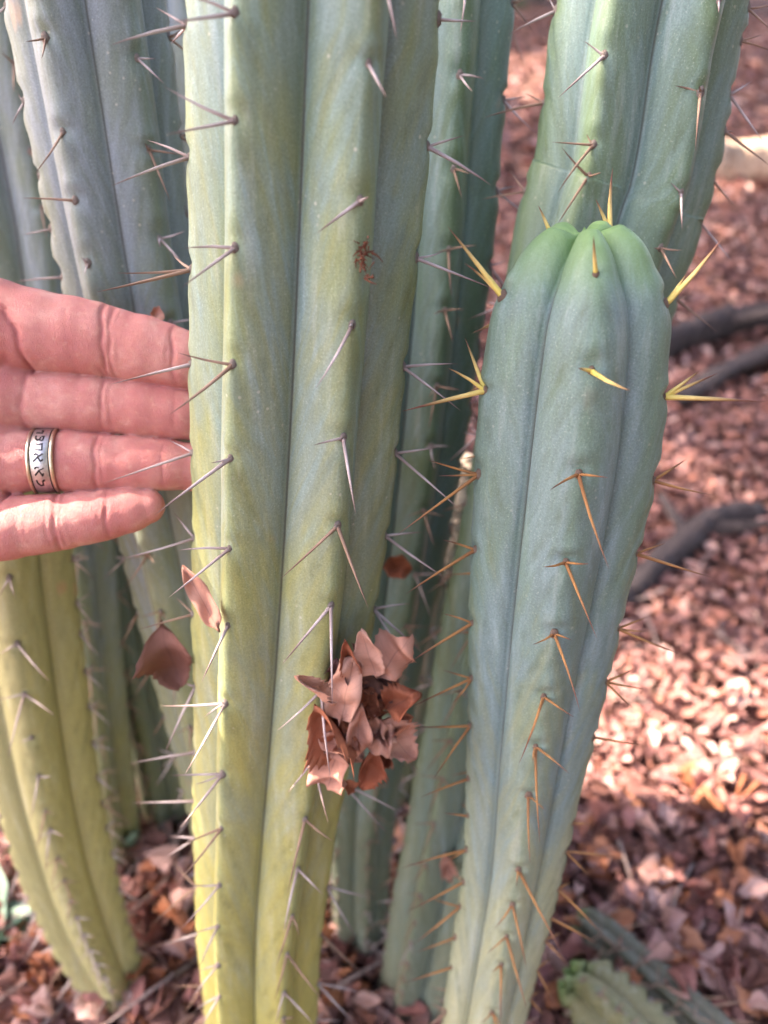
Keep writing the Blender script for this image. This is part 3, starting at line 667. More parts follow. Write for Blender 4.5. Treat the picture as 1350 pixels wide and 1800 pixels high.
def make_ring():
    root = empty('ring', hand_w(np.array([87.0, 811.0, zf(87, FOFF['ring'])])))
    yaw = math.radians(8); roll = math.radians(2)
    def ringp(x, r, phi):                # phi = 0 facing the viewer, + up
        lx, ly, lz = x * .85, r * math.sin(phi), r * math.cos(phi) * 0.95
        lx, lz = lx * math.cos(yaw) + lz * math.sin(yaw), -lx * math.sin(yaw) + lz * math.cos(yaw)
        lx, ly = lx * math.cos(roll) - ly * math.sin(roll), lx * math.sin(roll) + ly * math.cos(roll)
        return HS * (lx * XL + ly * YL + lz * ZL)
    def lathe(name, prof, mat):
        n = 96; V = []; F = []; m = len(prof)
        for i in range(n):
            for x, r in prof: V.append(ringp(x, r, 2 * math.pi * i / n))
        for i in range(n):
            for j in range(m): F.append((i * m + j, i * m + (j + 1) % m, ((i + 1) % n) * m + (j + 1) % m, ((i + 1) % n) * m + j))
        o = mesh_obj(name, np.array(V), F, mat, root); return o
    def metal(name, c, r):
        k = NT(name); n = k.noise(k.coord('Object', (1, 1, 1)), 900, 4, 0.7); n2 = k.noise(k.coord('Object'), 5000, 2)
        cc = k.mix(k.ramp(n, [(0.35, 0.5), (0.6, 0.0)]), c, tuple(x * 0.55 for x in c))
        k.b.inputs['Metallic'].default_value = 1.0; k.bump(k.math('ADD', n, n2), 0.25, 0.00015)
        return k.done(cc, k.ramp(n, [(0.3, r + .12), (0.7, r)]), 0.5)
    gold = metal('ring_gold', (0.70, 0.59, 0.45), 0.28); silver = metal('ring_silver', (0.62, 0.60, 0.60), 0.32)
    dark = NT('ring_black').done((0.012, 0.011, 0.012), 0.6, 0.3)
    lathe('band', [(-20, 51), (-15.5, 51), (15.5, 51), (20, 51), (19.5, 54.4), (17.2, 54.6), (16.4, 56.2), (0, 56.5), (-16.4, 56.2), (-17.2, 54.6), (-19.5, 54.4)], silver)
    for s in (-1, 1):
        lathe('rim', [(s * x, r) for x, r in [(18.2, 50.8), (24.5, 50.8), (26, 52.6), (25.6, 55.6), (23.4, 57.6), (20.6, 57.4), (18.8, 55.6)]], gold)
        lathe('groove', [(s * x, r) for x, r in [(16.3, 54.2), (19.2, 54.2), (19.0, 55.35), (16.6, 55.9)]], dark)
    Lt = [
        [[(515, 385), (585, 392), (655, 397)], [(652, 402), (640, 345), (598, 336)]],
        [[(545, 452), (553, 508), (598, 545), (650, 522), (655, 478)], [(655, 552), (718, 550)], [(718, 556), (722, 455)], [(722, 466), (668, 466)]],
        [[(570, 610), (640, 636), (738, 614)], [(722, 605), (735, 748)], [(740, 742), (640, 735), (545, 714)]],
        [[(545, 958), (590, 925), (650, 870), (758, 815)], [(568, 842), (598, 806), (655, 838)], [(655, 888), (702, 962), (760, 922)]],
        [[(545, 1222), (590, 1185), (650, 1130), (758, 1090)], [(560, 1100), (595, 1066), (660, 1080)], [(655, 1145), (702, 1235), (735, 1185)]],
        [[(545, 1308), (548, 1365), (592, 1410), (655, 1402), (668, 1330)], [(668, 1335), (720, 1308)]],
    ]
    V = []; F = []
    def sp(X, Y, r):
        ypx = 730 + Y * 0.0889 - 811; phi = math.asin(max(-.985, min(.985, -ypx / 57.0)))
        c = 575 + 90 * math.cos(phi)
        return ringp((X - c) * 0.0889, r, phi)
    for letter in Lt:
        for st in letter:
            fine_ = []
            for i in range(len(st) - 1):
                for u in np.linspace(0, 1, 5)[:-1]: fine_.append(np.array(st[i]) * (1 - u) + np.array(st[i + 1]) * u)
            fine_.append(np.array(st[-1], float)); fine_ = np.array(fine_, float)
            d = np.gradient(fine_, axis=0); d /= np.linalg.norm(d, axis=1)[:, None]; nrm = np.stack([-d[:, 1], d[:, 0]], -1)
            b0 = len(V); n = len(fine_)
            for i in range(n):
                w = 17 if abs(d[i, 1]) > 0.4 else 12
                a, b = fine_[i] + nrm[i] * w, fine_[i] - nrm[i] * w
                V += [sp(*a, 56.0), sp(*a, 56.95), sp(*b, 56.95), sp(*b, 56.0)]
            for i in range(n - 1):
                for j in range(4): F.append((b0 + i * 4 + j, b0 + i * 4 + (j + 1) % 4, b0 + i * 4 + 4 + (j + 1) % 4, b0 + i * 4 + 4 + j))
            F += [(b0, b0 + 1, b0 + 2, b0 + 3), tuple(b0 + (n - 1) * 4 + j for j in (3, 2, 1, 0))]
    mesh_obj('lettering', np.array(V), F, dark, root, smooth=False)
    tag(root, 'silver band ring with gold rims and black engraved Hebrew letters on the ring finger', 'ring', kind='thing')
make_ring()

# ------------------------------------------------------------------ dead leaves
def leaf_mat(name, stops, per_vertex=False):
    k = NT(name)
    r = k.attr('rnd') if per_vertex else k.rand()
    c = k.ramp(r, stops)
    v = k.coord('Object')
    n = k.noise(v, 180, 5, 0.65); n2 = k.noise(v, 700, 3, 0.7)
    c = k.mix(k.ramp(n, [(0.42, 0.45), (0.62, 0.0)]), c, k.mix(0.55, c, (0.10, 0.045, 0.035)))
    u = k.attr('lu'); w = k.attr('lv')
    mid = k.ramp(u, [(0.0, 0.6), (0.055, 0.0)])
    sv = k.math('ABSOLUTE', k.math('SUBTRACT', k.math('FRACT', k.math('MULTIPLY', k.math('SUBTRACT', w, k.math('MULTIPLY', u, 0.16)), 6.5)), 0.5))
    vein = k.math('MULTIPLY', k.ramp(sv, [(0.0, 1.0), (0.05, 0.0)]), k.ramp(u, [(0.75, 0.35), (0.95, 0.0)]))
    c = k.mix(mid, c, k.mix(0.65, c, (0.07, 0.03, 0.03)))
    c = k.mix(vein, c, k.mix(0.6, c, (0.10, 0.04, 0.035)))
    spots = k.math('MULTIPLY', k.ramp(k.voro(v, 330), [(0.10, 1.0), (0.17, 0.0)]), k.ramp(k.noise(v, 90, 2), [(0.52, 0.0), (0.6, 0.8)]))
    c = k.mix(spots, c, (0.06, 0.03, 0.025))
    k.bump(k.math('ADD', n2, k.math('MULTIPLY', vein, -1.5)), 0.5, 0.0006)
    m = k.done(c, 0.62, 0.3)
    k.b.inputs['Transmission Weight'].default_value = 0.0
    return m
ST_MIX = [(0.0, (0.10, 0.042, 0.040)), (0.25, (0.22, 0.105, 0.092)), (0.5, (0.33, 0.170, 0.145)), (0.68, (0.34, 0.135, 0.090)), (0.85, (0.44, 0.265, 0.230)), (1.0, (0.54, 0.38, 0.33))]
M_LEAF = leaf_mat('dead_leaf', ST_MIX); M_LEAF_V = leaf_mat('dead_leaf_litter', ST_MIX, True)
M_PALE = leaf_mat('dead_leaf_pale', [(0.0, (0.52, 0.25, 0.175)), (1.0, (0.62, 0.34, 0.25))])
M_RUST = leaf_mat('dead_leaf_rust', [(0.0, (0.30, 0.085, 0.04)), (1.0, (0.40, 0.14, 0.07))])
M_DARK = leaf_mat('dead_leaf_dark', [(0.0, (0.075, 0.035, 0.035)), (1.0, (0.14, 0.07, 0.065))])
M_BROWN = leaf_mat('dead_leaf_brown', [(0.0, (0.17, 0.075, 0.055)), (1.0, (0.21, 0.09, 0.065))])

def leaf_geom(rows, cols, width, cup, bend, twist, teeth, r_, wave=0.06, thick=0.012, blunt=0.0, crumple=0.03):
    """unit-length leaf along +Y, normal +Z, as a thin closed sheet"""
    t = np.linspace(0, 1, rows); u = np.linspace(-1, 1, cols)
    w = width * 0.5 * (np.sin(np.pi * np.clip(t, 0, 1) ** 0.85) ** 0.75)
    w = np.maximum(w, width * 0.5 * blunt * np.clip(t * 6, 0, 1) * np.clip((1 - t) * 14, 0, 1))
    w = w * np.clip((t - 0.06) / 0.06, 0.07 / max(width, .1), 1) + 0.012
    if teeth:
        ph = (np.arange(rows) % 3 == 1).astype(float); w = w * (1 + min(teeth, .26) * (ph - 0.33) * r_.uniform(.6, 1.2, rows) * np.clip(np.sin(np.pi * t) * 2, 0, 1))
    asy = 1 + 0.10 * r_.uniform(-1, 1)
    U, Tt = np.meshgrid(u, t); Wd = w[:, None]
    X = U * Wd * np.where(U > 0, asy, 2 - asy); Y = Tt.copy()
    if teeth: Y = Y + 0.02 * np.abs(U) * r_.uniform(0, 1, (rows, 1))
    Z = cup * (X ** 2) * 4 / max(width, .05) + wave * np.sin(Tt * 9 + U * 2.2 + r_.uniform(0, 6)) * np.abs(U) * width + 0.02 * np.abs(U)
    cr = sum(r_.normal(0, 1) * np.sin(Tt * r_.uniform(4, 16) + U * r_.uniform(-5, 5) + r_.uniform(0, 6)) for _ in range(5))
    Z = Z + crumple * width * cr
    X = X * (1 + 0.10 * np.sin(Tt * r_.uniform(8, 16) + r_.uniform(0, 6)) * np.abs(U))
    a = bend * (Tt - 0.3); Yb = Y - 0.3
    if abs(bend) > 1e-3:
        rad = 1.0 / bend; Y2 = 0.3 + np.sin(a) * (rad - Z); Z2 = rad - np.cos(a) * (rad - Z)
    else: Y2, Z2 = Y, Z
    tw = twist * (Tt - 0.5); X2 = X * np.cos(tw) - Z2 * np.sin(tw) * 0.5; Z2 = Z2 * np.cos(tw) + X * np.sin(tw)
    V = np.stack([X2, Y2, Z2], -1).reshape(-1, 3)
    i = np.arange(rows - 1)[:, None] * cols + np.arange(cols - 1)[None]
    F = np.stack([i, i + 1, i + cols + 1, i + cols], -1).reshape(-1, 4)
    lu = np.abs(U).ravel(); lv = Tt.ravel()
    if thick:
        n0 = len(V); V = np.vstack([V, V - [0, 0, thick]])
        rim = [j for j in range(cols)] + [r * cols + cols - 1 for r in range(1, rows)] + [(rows - 1) * cols + j for j in range(cols - 2, -1, -1)] + [r * cols for r in range(rows - 2, 0, -1)]
        rf = [(rim[q], rim[(q + 1) % len(rim)] , rim[(q + 1) % len(rim)] + n0, rim[q] + n0) for q in range(len(rim))]
        F = np.vstack([F, F[:, ::-1] + n0, np.array(rf)[:, ::-1]])
        lu = np.concatenate([lu, lu]); lv = np.concatenate([lv, lv])
    return V, F, lu, lv
def place_leaf(name, base, tip, width_m, mat, label, group=None, nrm=None, cup=0.3, bend=0.3, twist=0.2, teeth=0.0, seed=0, rows=28, cols=9, blunt=0.0, cat='leaf', wave=.06, crumple=.03):
    r_ = np.random.default_rng(seed)
    base = np.asarray(base, float); tip = np.asarray(tip, float)
    d = tip - base; L = np.linalg.norm(d); d /= L
    n = np.asarray(nrm if nrm is not None else (CAMP - base), float); n = n - d * (n @ d); n /= np.linalg.norm(n)
    x = np.cross(d, n)
    V, F, lu, lv = leaf_geom(rows, cols, width_m / L, cup, bend, twist, teeth, r_, blunt=blunt, wave=wave, crumple=crumple)
    o = mesh_obj(name, V, F, mat, attrs={'lu': lu, 'lv': lv})
    M = Matrix((( *x, ), ( *d, ), ( *n, ))).transposed().to_4x4()
    o.matrix_world = Matrix.Translation(Vector(base)) @ M @ Matrix.Scale(L, 4)
    return tag(o, label, cat, group, 'thing')

G = 'dead leaves caught against the tall cactus'
def cl(bx, by, tx, ty, Yb, Yt, wpx, mat, label, tilt=(0, 0), **k):
    b = PY(bx, by, Yb); t = PY(tx, ty, Yt); dep = proj(b)[2]
    n = (CAMP - b); n /= np.linalg.norm(n); n = n + np.array([tilt[0], 0, tilt[1]])
    k.setdefault('crumple', .075)
    return place_leaf('dead_leaf', b, t, wpx * 1.28 * dep / 1350, mat, label, G, nrm=n, **k)
cl(662, 1192, 634, 1104, .238, .240, 38, M_PALE, 'upright pale pink oval leaf, upper one of the pair on top of the leaf clump', (-.2, .2), seed=1, teeth=.10, cup=.35, bend=.25)
cl(664, 1190, 722, 1118, .240, .244, 62, M_PALE, 'broad pale pink leaf slanting right on top of the leaf clump', (.3, .2), seed=2, teeth=.10, cup=-.3, bend=.2)
cl(598, 1272, 622, 1156, .232, .236, 44, M_PALE, 'long blunt pale leaf standing upright in the middle of the leaf clump', (-.1, .2), seed=3, cup=.3, bend=-.3, blunt=.75)
cl(586, 1240, 507, 1186, .228, .220, 20, M_PALE, 'thin curled leaf pointing over the cactus ridge with a dark tip', (.2, .9), seed=4, teeth=.15, cup=.8, bend=.7, twist=.8)
cl(612, 1318, 553, 1232, .236, .234, 62, M_RUST, 'rust-brown spiny-edged leaf at the ridge side of the leaf clump', (-.5, .1), seed=5, teeth=.13, crumple=.03, cup=.9, bend=.4)
cl(628, 1318, 552, 1300, .234, .232, 34, M_PALE, 'pinkish leaf lying crosswise low in the leaf clump', (0, .5), seed=6, teeth=.12, cup=.5, bend=.4)
cl(590, 1312, 578, 1382, .231, .231, 54, M_PALE, 'square-ended pale orange leaf hanging lowest in the leaf clump', (-.2, 0), seed=7, cup=.3, bend=.1, blunt=.95)
cl(628, 1330, 633, 1236, .230, .233, 32, M_PALE, 'narrow pale oval leaf upright at the front of the leaf clump', (.1, .1), seed=8, cup=.4, bend=.2)
cl(640, 1302, 694, 1282, .235, .240, 56, M_PALE, 'broad pale leaf with dark specks tucked behind the narrow oval one', (.1, .2), seed=9, cup=.2, bend=.4, blunt=.6)
cl(664, 1262, 722, 1334, .240, .240, 50, M_PALE, 'pale leaf drawn out to a sharp point at the lower right of the clump', (.3, .1), seed=10, teeth=.2, cup=.4, bend=.3)
cl(676, 1248, 736, 1218, .238, .240, 54, M_RUST, 'bright rust leaf with spiny tip sticking out to the right of the clump', (.1, .4), seed=11, teeth=.16, cup=.6, bend=.5, twist=.6)
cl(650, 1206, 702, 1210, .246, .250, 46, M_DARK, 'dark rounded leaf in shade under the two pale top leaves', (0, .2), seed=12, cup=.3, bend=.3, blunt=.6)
cl(636, 1246, 682, 1240, .242, .244, 34, M_RUST, 'small rust leaf between the dark rounded leaf and the pale ones', (0, .4), seed=13, cup=.6, bend=.5)
cl(660, 1308, 634, 1382, .240, .240, 34, M_RUST, 'dark rust leaf with a thin tail hanging under the clump', (.3, 0), seed=14, cup=.7, bend=.3, teeth=.15)
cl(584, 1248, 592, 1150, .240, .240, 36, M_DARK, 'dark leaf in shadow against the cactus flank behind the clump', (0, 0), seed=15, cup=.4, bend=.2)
cl(618, 1200, 606, 1118, .240, .236, 24, M_RUST, 'thin rust leaf with hooked point behind the long blunt leaf', (0, .3), seed=16, teeth=.18, cup=.6, bend=.4, twist=.8)
cl(640, 1260, 626, 1170, .245, .246, 56, M_BROWN, 'brown leaf at the back of the leaf clump under the pale ones', (.3, .2), seed=17, teeth=.2, cup=.3)
cl(604, 1372, 622, 1392, .250, .250, 20, M_RUST, 'tiny rust leaf scrap stuck below the leaf clump', (0, .3), seed=18, cup=.6)
cl(650, 1290, 600, 1230, .243, .243, 60, M_RUST, 'wide rust leaf filling the middle of the leaf clump', (.1, .3), seed=19, teeth=.2, cup=.5)
for q_, (bx, by, tx, ty, w_, m_, lab_) in enumerate([
    (600, 1290, 566, 1262, 40, M_RUST, 'rust leaf with curled rim under the thin curled leaf of the clump'),
    (618, 1296, 580, 1330, 36, M_BROWN, 'brown leaf tucked above the square-ended leaf of the clump'),
    (660, 1232, 630, 1196, 36, M_RUST, 'rust leaf peeping out behind the long blunt leaf of the clump'),
    (690, 1262, 726, 1262, 40, M_RUST, 'rust leaf under the bright rust one at the right of the clump'),
    (620, 1222, 588, 1186, 36, M_BROWN, 'brown leaf at the back of the clump against the cactus'),
    (668, 1300, 676, 1348, 34, M_RUST, 'rust leaf hanging behind the pointed pale leaf of the clump'),
    (640, 1150, 616, 1128, 22, M_BROWN, 'small brown leaf behind the upright pale pink oval one'),
    (606, 1310, 640, 1336, 34, M_PALE, 'pale leaf lying low at the underside of the clump'),
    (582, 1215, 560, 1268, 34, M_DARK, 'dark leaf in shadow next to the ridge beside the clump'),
    (664, 1262, 640, 1292, 40, M_BROWN, 'brown leaf deep inside the clump under the specked pale leaf')]):
    cl(bx, by, tx, ty, .243 + .001 * (q_ % 4), .241 + .001 * (q_ % 3), w_, m_, lab_, (.3 * math.sin(q_ * 2.1), .4 * math.cos(q_ * 1.3)), seed=60 + q_, teeth=.2, cup=.7, bend=.5, twist=.5 * math.sin(q_))
cl(386, 1112, 322, 994, .232, .246, 27, M_PALE, 'pale pink wavy leaf wedged by its stalk between two cactus ribs', (-.1, .1), seed=21, cup=.3, bend=.15, twist=.3, wave=.15)
cl(282, 1098, 316, 1202, .276, .276, 66, M_BROWN, 'dark brown broad leaf hanging on the spines left of the tall cactus', (-.2, -.1), seed=22, cup=.5, bend=.3, teeth=.08)
cl(264, 552, 290, 560, .33, .33, 24, M_PALE, 'small pale leaf scrap stuck just above the index finger', (0, .3), seed=23, cup=.4)
cl(668, 1000, 722, 1004, .36, .365, 34, M_RUST, 'dark red leaf behind the right side of the tall cactus', (0, .3), seed=24, cup=.5)
cl(690, 1440, 680, 1495, .45, .45, 44, M_PALE, 'pale pinkish leaf standing in the gap between the cactus bases', (0, .2), seed=25, cup=.3, blunt=.6)
cl(782, 1498, 790, 1545, .33, .33, 22, M_PALE, 'small pale curled leaf on the spines of the leaning cactus', (0, .2), seed=26, cup=.6)
cl(303, 1740, 325, 1790, .34, .33, 18, M_PALE, 'small pale leaf caught low on spines beside the yellow cactus base', (0, .3), seed=27, cup=.6)
# dried insect frass stuck in the groove of the tall cactus
def frass():
    r_ = np.random.default_rng(44); V = []; F = []
    c0 = PY(642, 450, .232)
    def tube(P, r0, n=5):
        b0 = len(V); P = np.array(P); d = np.gradient(P, axis=0)
        for i, p in enumerate(P):
            t = d[i] / np.linalg.norm(d[i]); a = np.cross(t, [.3, .9, .2]); a /= np.linalg.norm(a); b = np.cross(t, a)
            rr = r0 * (1 - .7 * i / (len(P) - 1))
            for j in range(n): V.append(p + rr * (a * math.cos(6.283 * j / n) + b * math.sin(6.283 * j / n)))
        for i in range(len(P) - 1):
            for j in range(n): F.append((b0 + i * n + j, b0 + i * n + (j + 1) % n, b0 + (i + 1) * n + (j + 1) % n, b0 + (i + 1) * n + j))
    for q in range(46):
        px, py = r_.normal(638, 5), r_.normal(442, 12)
        if q > 38: px, py = r_.uniform(640, 660), r_.uniform(460, 495)
        p = PT(px, py, proj(c0)[2] + r_.uniform(-.0015, .003)); d = r_.normal(0, 1, 3); d[2] -= .6; d /= np.linalg.norm(d)
        k_ = r_.normal(0, .5, 3); ln = r_.uniform(.0015, .004)
        tube([p + d * ln * u + k_ * ln * u * u * .6 for u in np.linspace(0, 1, 5)], r_.uniform(.00018, .0004))
    o = mesh_obj('dry_debris', np.array(V) - c0, F, simple_mat('frass', (0.06, 0.02, 0.012), (0.18, 0.065, 0.035), 900)); o.location = c0
    tag(o, 'small tangle of dry brown fibres stuck in a groove of the tall cactus', 'debris', kind='thing')
frass()

# ------------------------------------------------------------------ sticks and branches on the ground
M_BARK = simple_mat('grey_bark', (0.028, 0.023, 0.024), (0.085, 0.070, 0.068), 140, 0.95, 1.0, 0.006, stretch=(1, 1, 1))
M_LOG = simple_mat('pale_wood', (0.36, 0.25, 0.17), (0.56, 0.44, 0.32), 60, 0.85, 0.6, 0.003)
M_STICK = simple_mat('pale_stick', (0.42, 0.36, 0.28), (0.62, 0.56, 0.45), 240, 0.8, 0.5, 0.001)  # pale mottled tone for the upright stick and bent twig
def branch(name, P, r0, r1, mat, label, cat='branch', seed=0, group=None, stubs=2):
    r_ = np.random.default_rng(seed)
    C, L = catmull(np.array(P, float), 44); C = C + r_.normal(0, .06 * r0, C.shape); n = 12; V = []; F = []
    d = np.gradient(C, axis=0)
    ph = r_.uniform(0, 6, 4)
    def ring_(c, t, r, nn=n):
        a = np.cross(t, [.1, .2, .97]); a /= np.linalg.norm(a); b = np.cross(t, a)
        for j in range(nn):
            an = 6.2832 * j / nn; q = 1 + .16 * math.sin(3 * an + ph[0]) + r_.uniform(-.12, .12)
            V.append(c + r * q * (a * math.cos(an) + b * math.sin(an)))
    def chain(C_, ra, rb):
        b0 = len(V); dd = np.gradient(C_, axis=0)
        for i, c in enumerate(C_):
            u = i / (len(C_) - 1); ring_(c, dd[i] / np.linalg.norm(dd[i]), (ra + (rb - ra) * u) * (1 + .08 * math.sin(u * 17 + ph[1])))
        for i in range(len(C_) - 1):
            for j in range(n): F.append((b0 + i * n + j, b0 + i * n + (j + 1) % n, b0 + (i + 1) * n + (j + 1) % n, b0 + (i + 1) * n + j))
        F.append(tuple(b0 + j for j in range(n - 1, -1, -1))); F.append(tuple(b0 + (len(C_) - 1) * n + j for j in range(n)))
    chain(C, r0, r1)
    for q in range(stubs):
        i = int(r_.integers(10, 34)); t = d[i] / np.linalg.norm(d[i]); s_ = np.cross(t, [0, 0, 1.]) * r_.choice([-1, 1]) + t * .6 + np.array([0, 0, .3])
        s_ /= np.linalg.norm(s_); rr = (r0 + r1) * .5
        chain(np.array([C[i] + s_ * rr * u for u in np.linspace(0, 4.5, 5)]), rr * .45, rr * .25)
    b = np.array(C[0]); o = mesh_obj(name, np.array(V) - b, F, mat); o.location = b
    return tag(o, label, cat, group, 'thing')
def PGS(px, py, up=0.0):        # on the sloping ground
    d = ray(px, py); lo, hi = 0.1, 80.0
    for _ in range(60):
        m = (lo + hi) / 2; p = CAMP + d * m
        if p[2] > float(ground_z(p[0], p[1])): lo = m
        else: hi = m
    p = CAMP + d * lo; p[2] += up; return p
branch('fallen_branch', [PGS(1040, 1115, .012), PGS(1110, 1050, .014), PGS(1190, 985, .018), PGS(1250, 935, .018), PGS(1330, 915, .004)], .020, .026, M_BARK, 'thick dark grey branch curving over the leaf litter beside the short cactus', seed=1)
branch('fallen_branch', [PGS(1130, 640, .03), PGS(1240, 605, .04), PGS(1330, 585, .04), PGS(1480, 560, .03)], .034, .028, M_BARK, 'dark branch lying straight across the litter below the pale log', seed=2)
branch('fallen_branch', [PGS(1190, 720, .02), PGS(1270, 680, .03), PGS(1360, 640, .03), PGS(1470, 610, .02)], .018, .024, M_BARK, 'thinner dark branch lying slantwise below the straight dark one', seed=3)
branch('fallen_log', [PGS(1190, 322, .05), PGS(1290, 318, .06), PGS(1420, 312, .06), PGS(1600, 306, .05)], .075, .07, M_LOG, 'pale barkless log lying in sun at the top of the litter slope', 'log', seed=4, stubs=0)
branch('dry_stick', [PY(792, 1100, .42), PY(800, 1000, .43), PY(812, 900, .44), PY(826, 800, .45)], .005, .006, M_STICK, 'pale stick standing upright in the gap beside the short cactus', 'stick', seed=5, stubs=1)
branch('dry_twig', [PY(775, 670, .40), PY(775, 630, .40), PY(800, 598, .40), PY(850, 560, .41)], .0026, .0016, M_STICK, 'bent grey twig caught between cactus columns near the short cactus', 'twig', seed=6, stubs=1)

_r = np.random.default_rng(321)
M_TWIG = simple_mat('grey_twig', (0.13, 0.095, 0.085), (0.30, 0.24, 0.22), 300, 0.9, 0.6, 0.001)
for q in range(44):
    px, py = (_r.uniform(1080, 1340), _r.uniform(1000, 1780)) if q >= 26 else (_r.uniform(215, 335), _r.uniform(1420, 1790)) if q < 12 else ((_r.uniform(570, 690), _r.uniform(1600, 1790)) if q < 19 else (_r.uniform(0, 150), _r.uniform(1640, 1800)))
    p = PGS(px, py, .02); d = _r.normal(0, 1, 3); d[2] = (abs(d[2]) * .5 + .05) if q < 26 else .1 * d[2]; d /= np.linalg.norm(d); ln = _r.uniform(.05, .11)
    where = ['beside the foot of the tall yellow-based cactus', 'between the bases of the tall and the leaning cactus', 'below the yellow-olive cactus'][0 if q < 12 else (1 if q < 19 else 2)] if q < 26 else 'loose on the leaf litter by the short round-tipped cactus'
    branch('dry_twig', [p - d * ln * .5, p + _r.normal(0, .006, 3), p + d * ln * .5], _r.uniform(.0012, .0024), .0007, M_TWIG, 'thin grey dry twig lying ' + where, 'twig', seed=400 + q, group='dry twigs among the cactus bases', stubs=1)
k = NT('plant_leaf'); n_ = k.noise(k.coord('Object'), 90, 3)
M_PLANT = k.done(k.ramp(n_, [(0.3, (0.10, 0.19, 0.13)), (0.7, (0.20, 0.31, 0.24))]), 0.45, 0.4)
def plant(px, py, label, n, seed):
    r_ = np.random.default_rng(seed); base = PGS(px, py); root = empty('small_plant', base)
    for q in range(n):
        an = 6.2832 * q / n + r_.uniform(-.3, .3); V, F, lu, lv = leaf_geom(12, 7, .42, .5, r_.uniform(.3, .9), r_.uniform(-.3, .3), 0, r_, crumple=.01)
        o = mesh_obj('leaf', V, F, M_PLANT, root); o.rotation_euler = (r_.uniform(.3, .8), 0, an); sc = r_.uniform(.045, .07); o.scale = (sc,) * 3
    V = []; F = []
    for i, (z, rr) in enumerate([(-.01, .004), (.006, .0035), (.016, .002)]):
        for j in range(8): V.append((rr * math.cos(j * .785), rr * math.sin(j * .785), z))
    for i in range(2):
        for j in range(8): F.append((i * 8 + j, i * 8 + (j + 1) % 8, i * 8 + 8 + (j + 1) % 8, i * 8 + 8 + j))
    mesh_obj('stem', V, F, M_PLANT, root); tag(root, label, 'plant', None, 'thing')
plant(-15, 1660, 'small plant with smooth blue-green leaves beside the yellow-olive cactus', 7, 9)
plant(205, 1500, 'small blue-green plant half hidden in the gap behind the yellow-olive cactus', 6, 10)

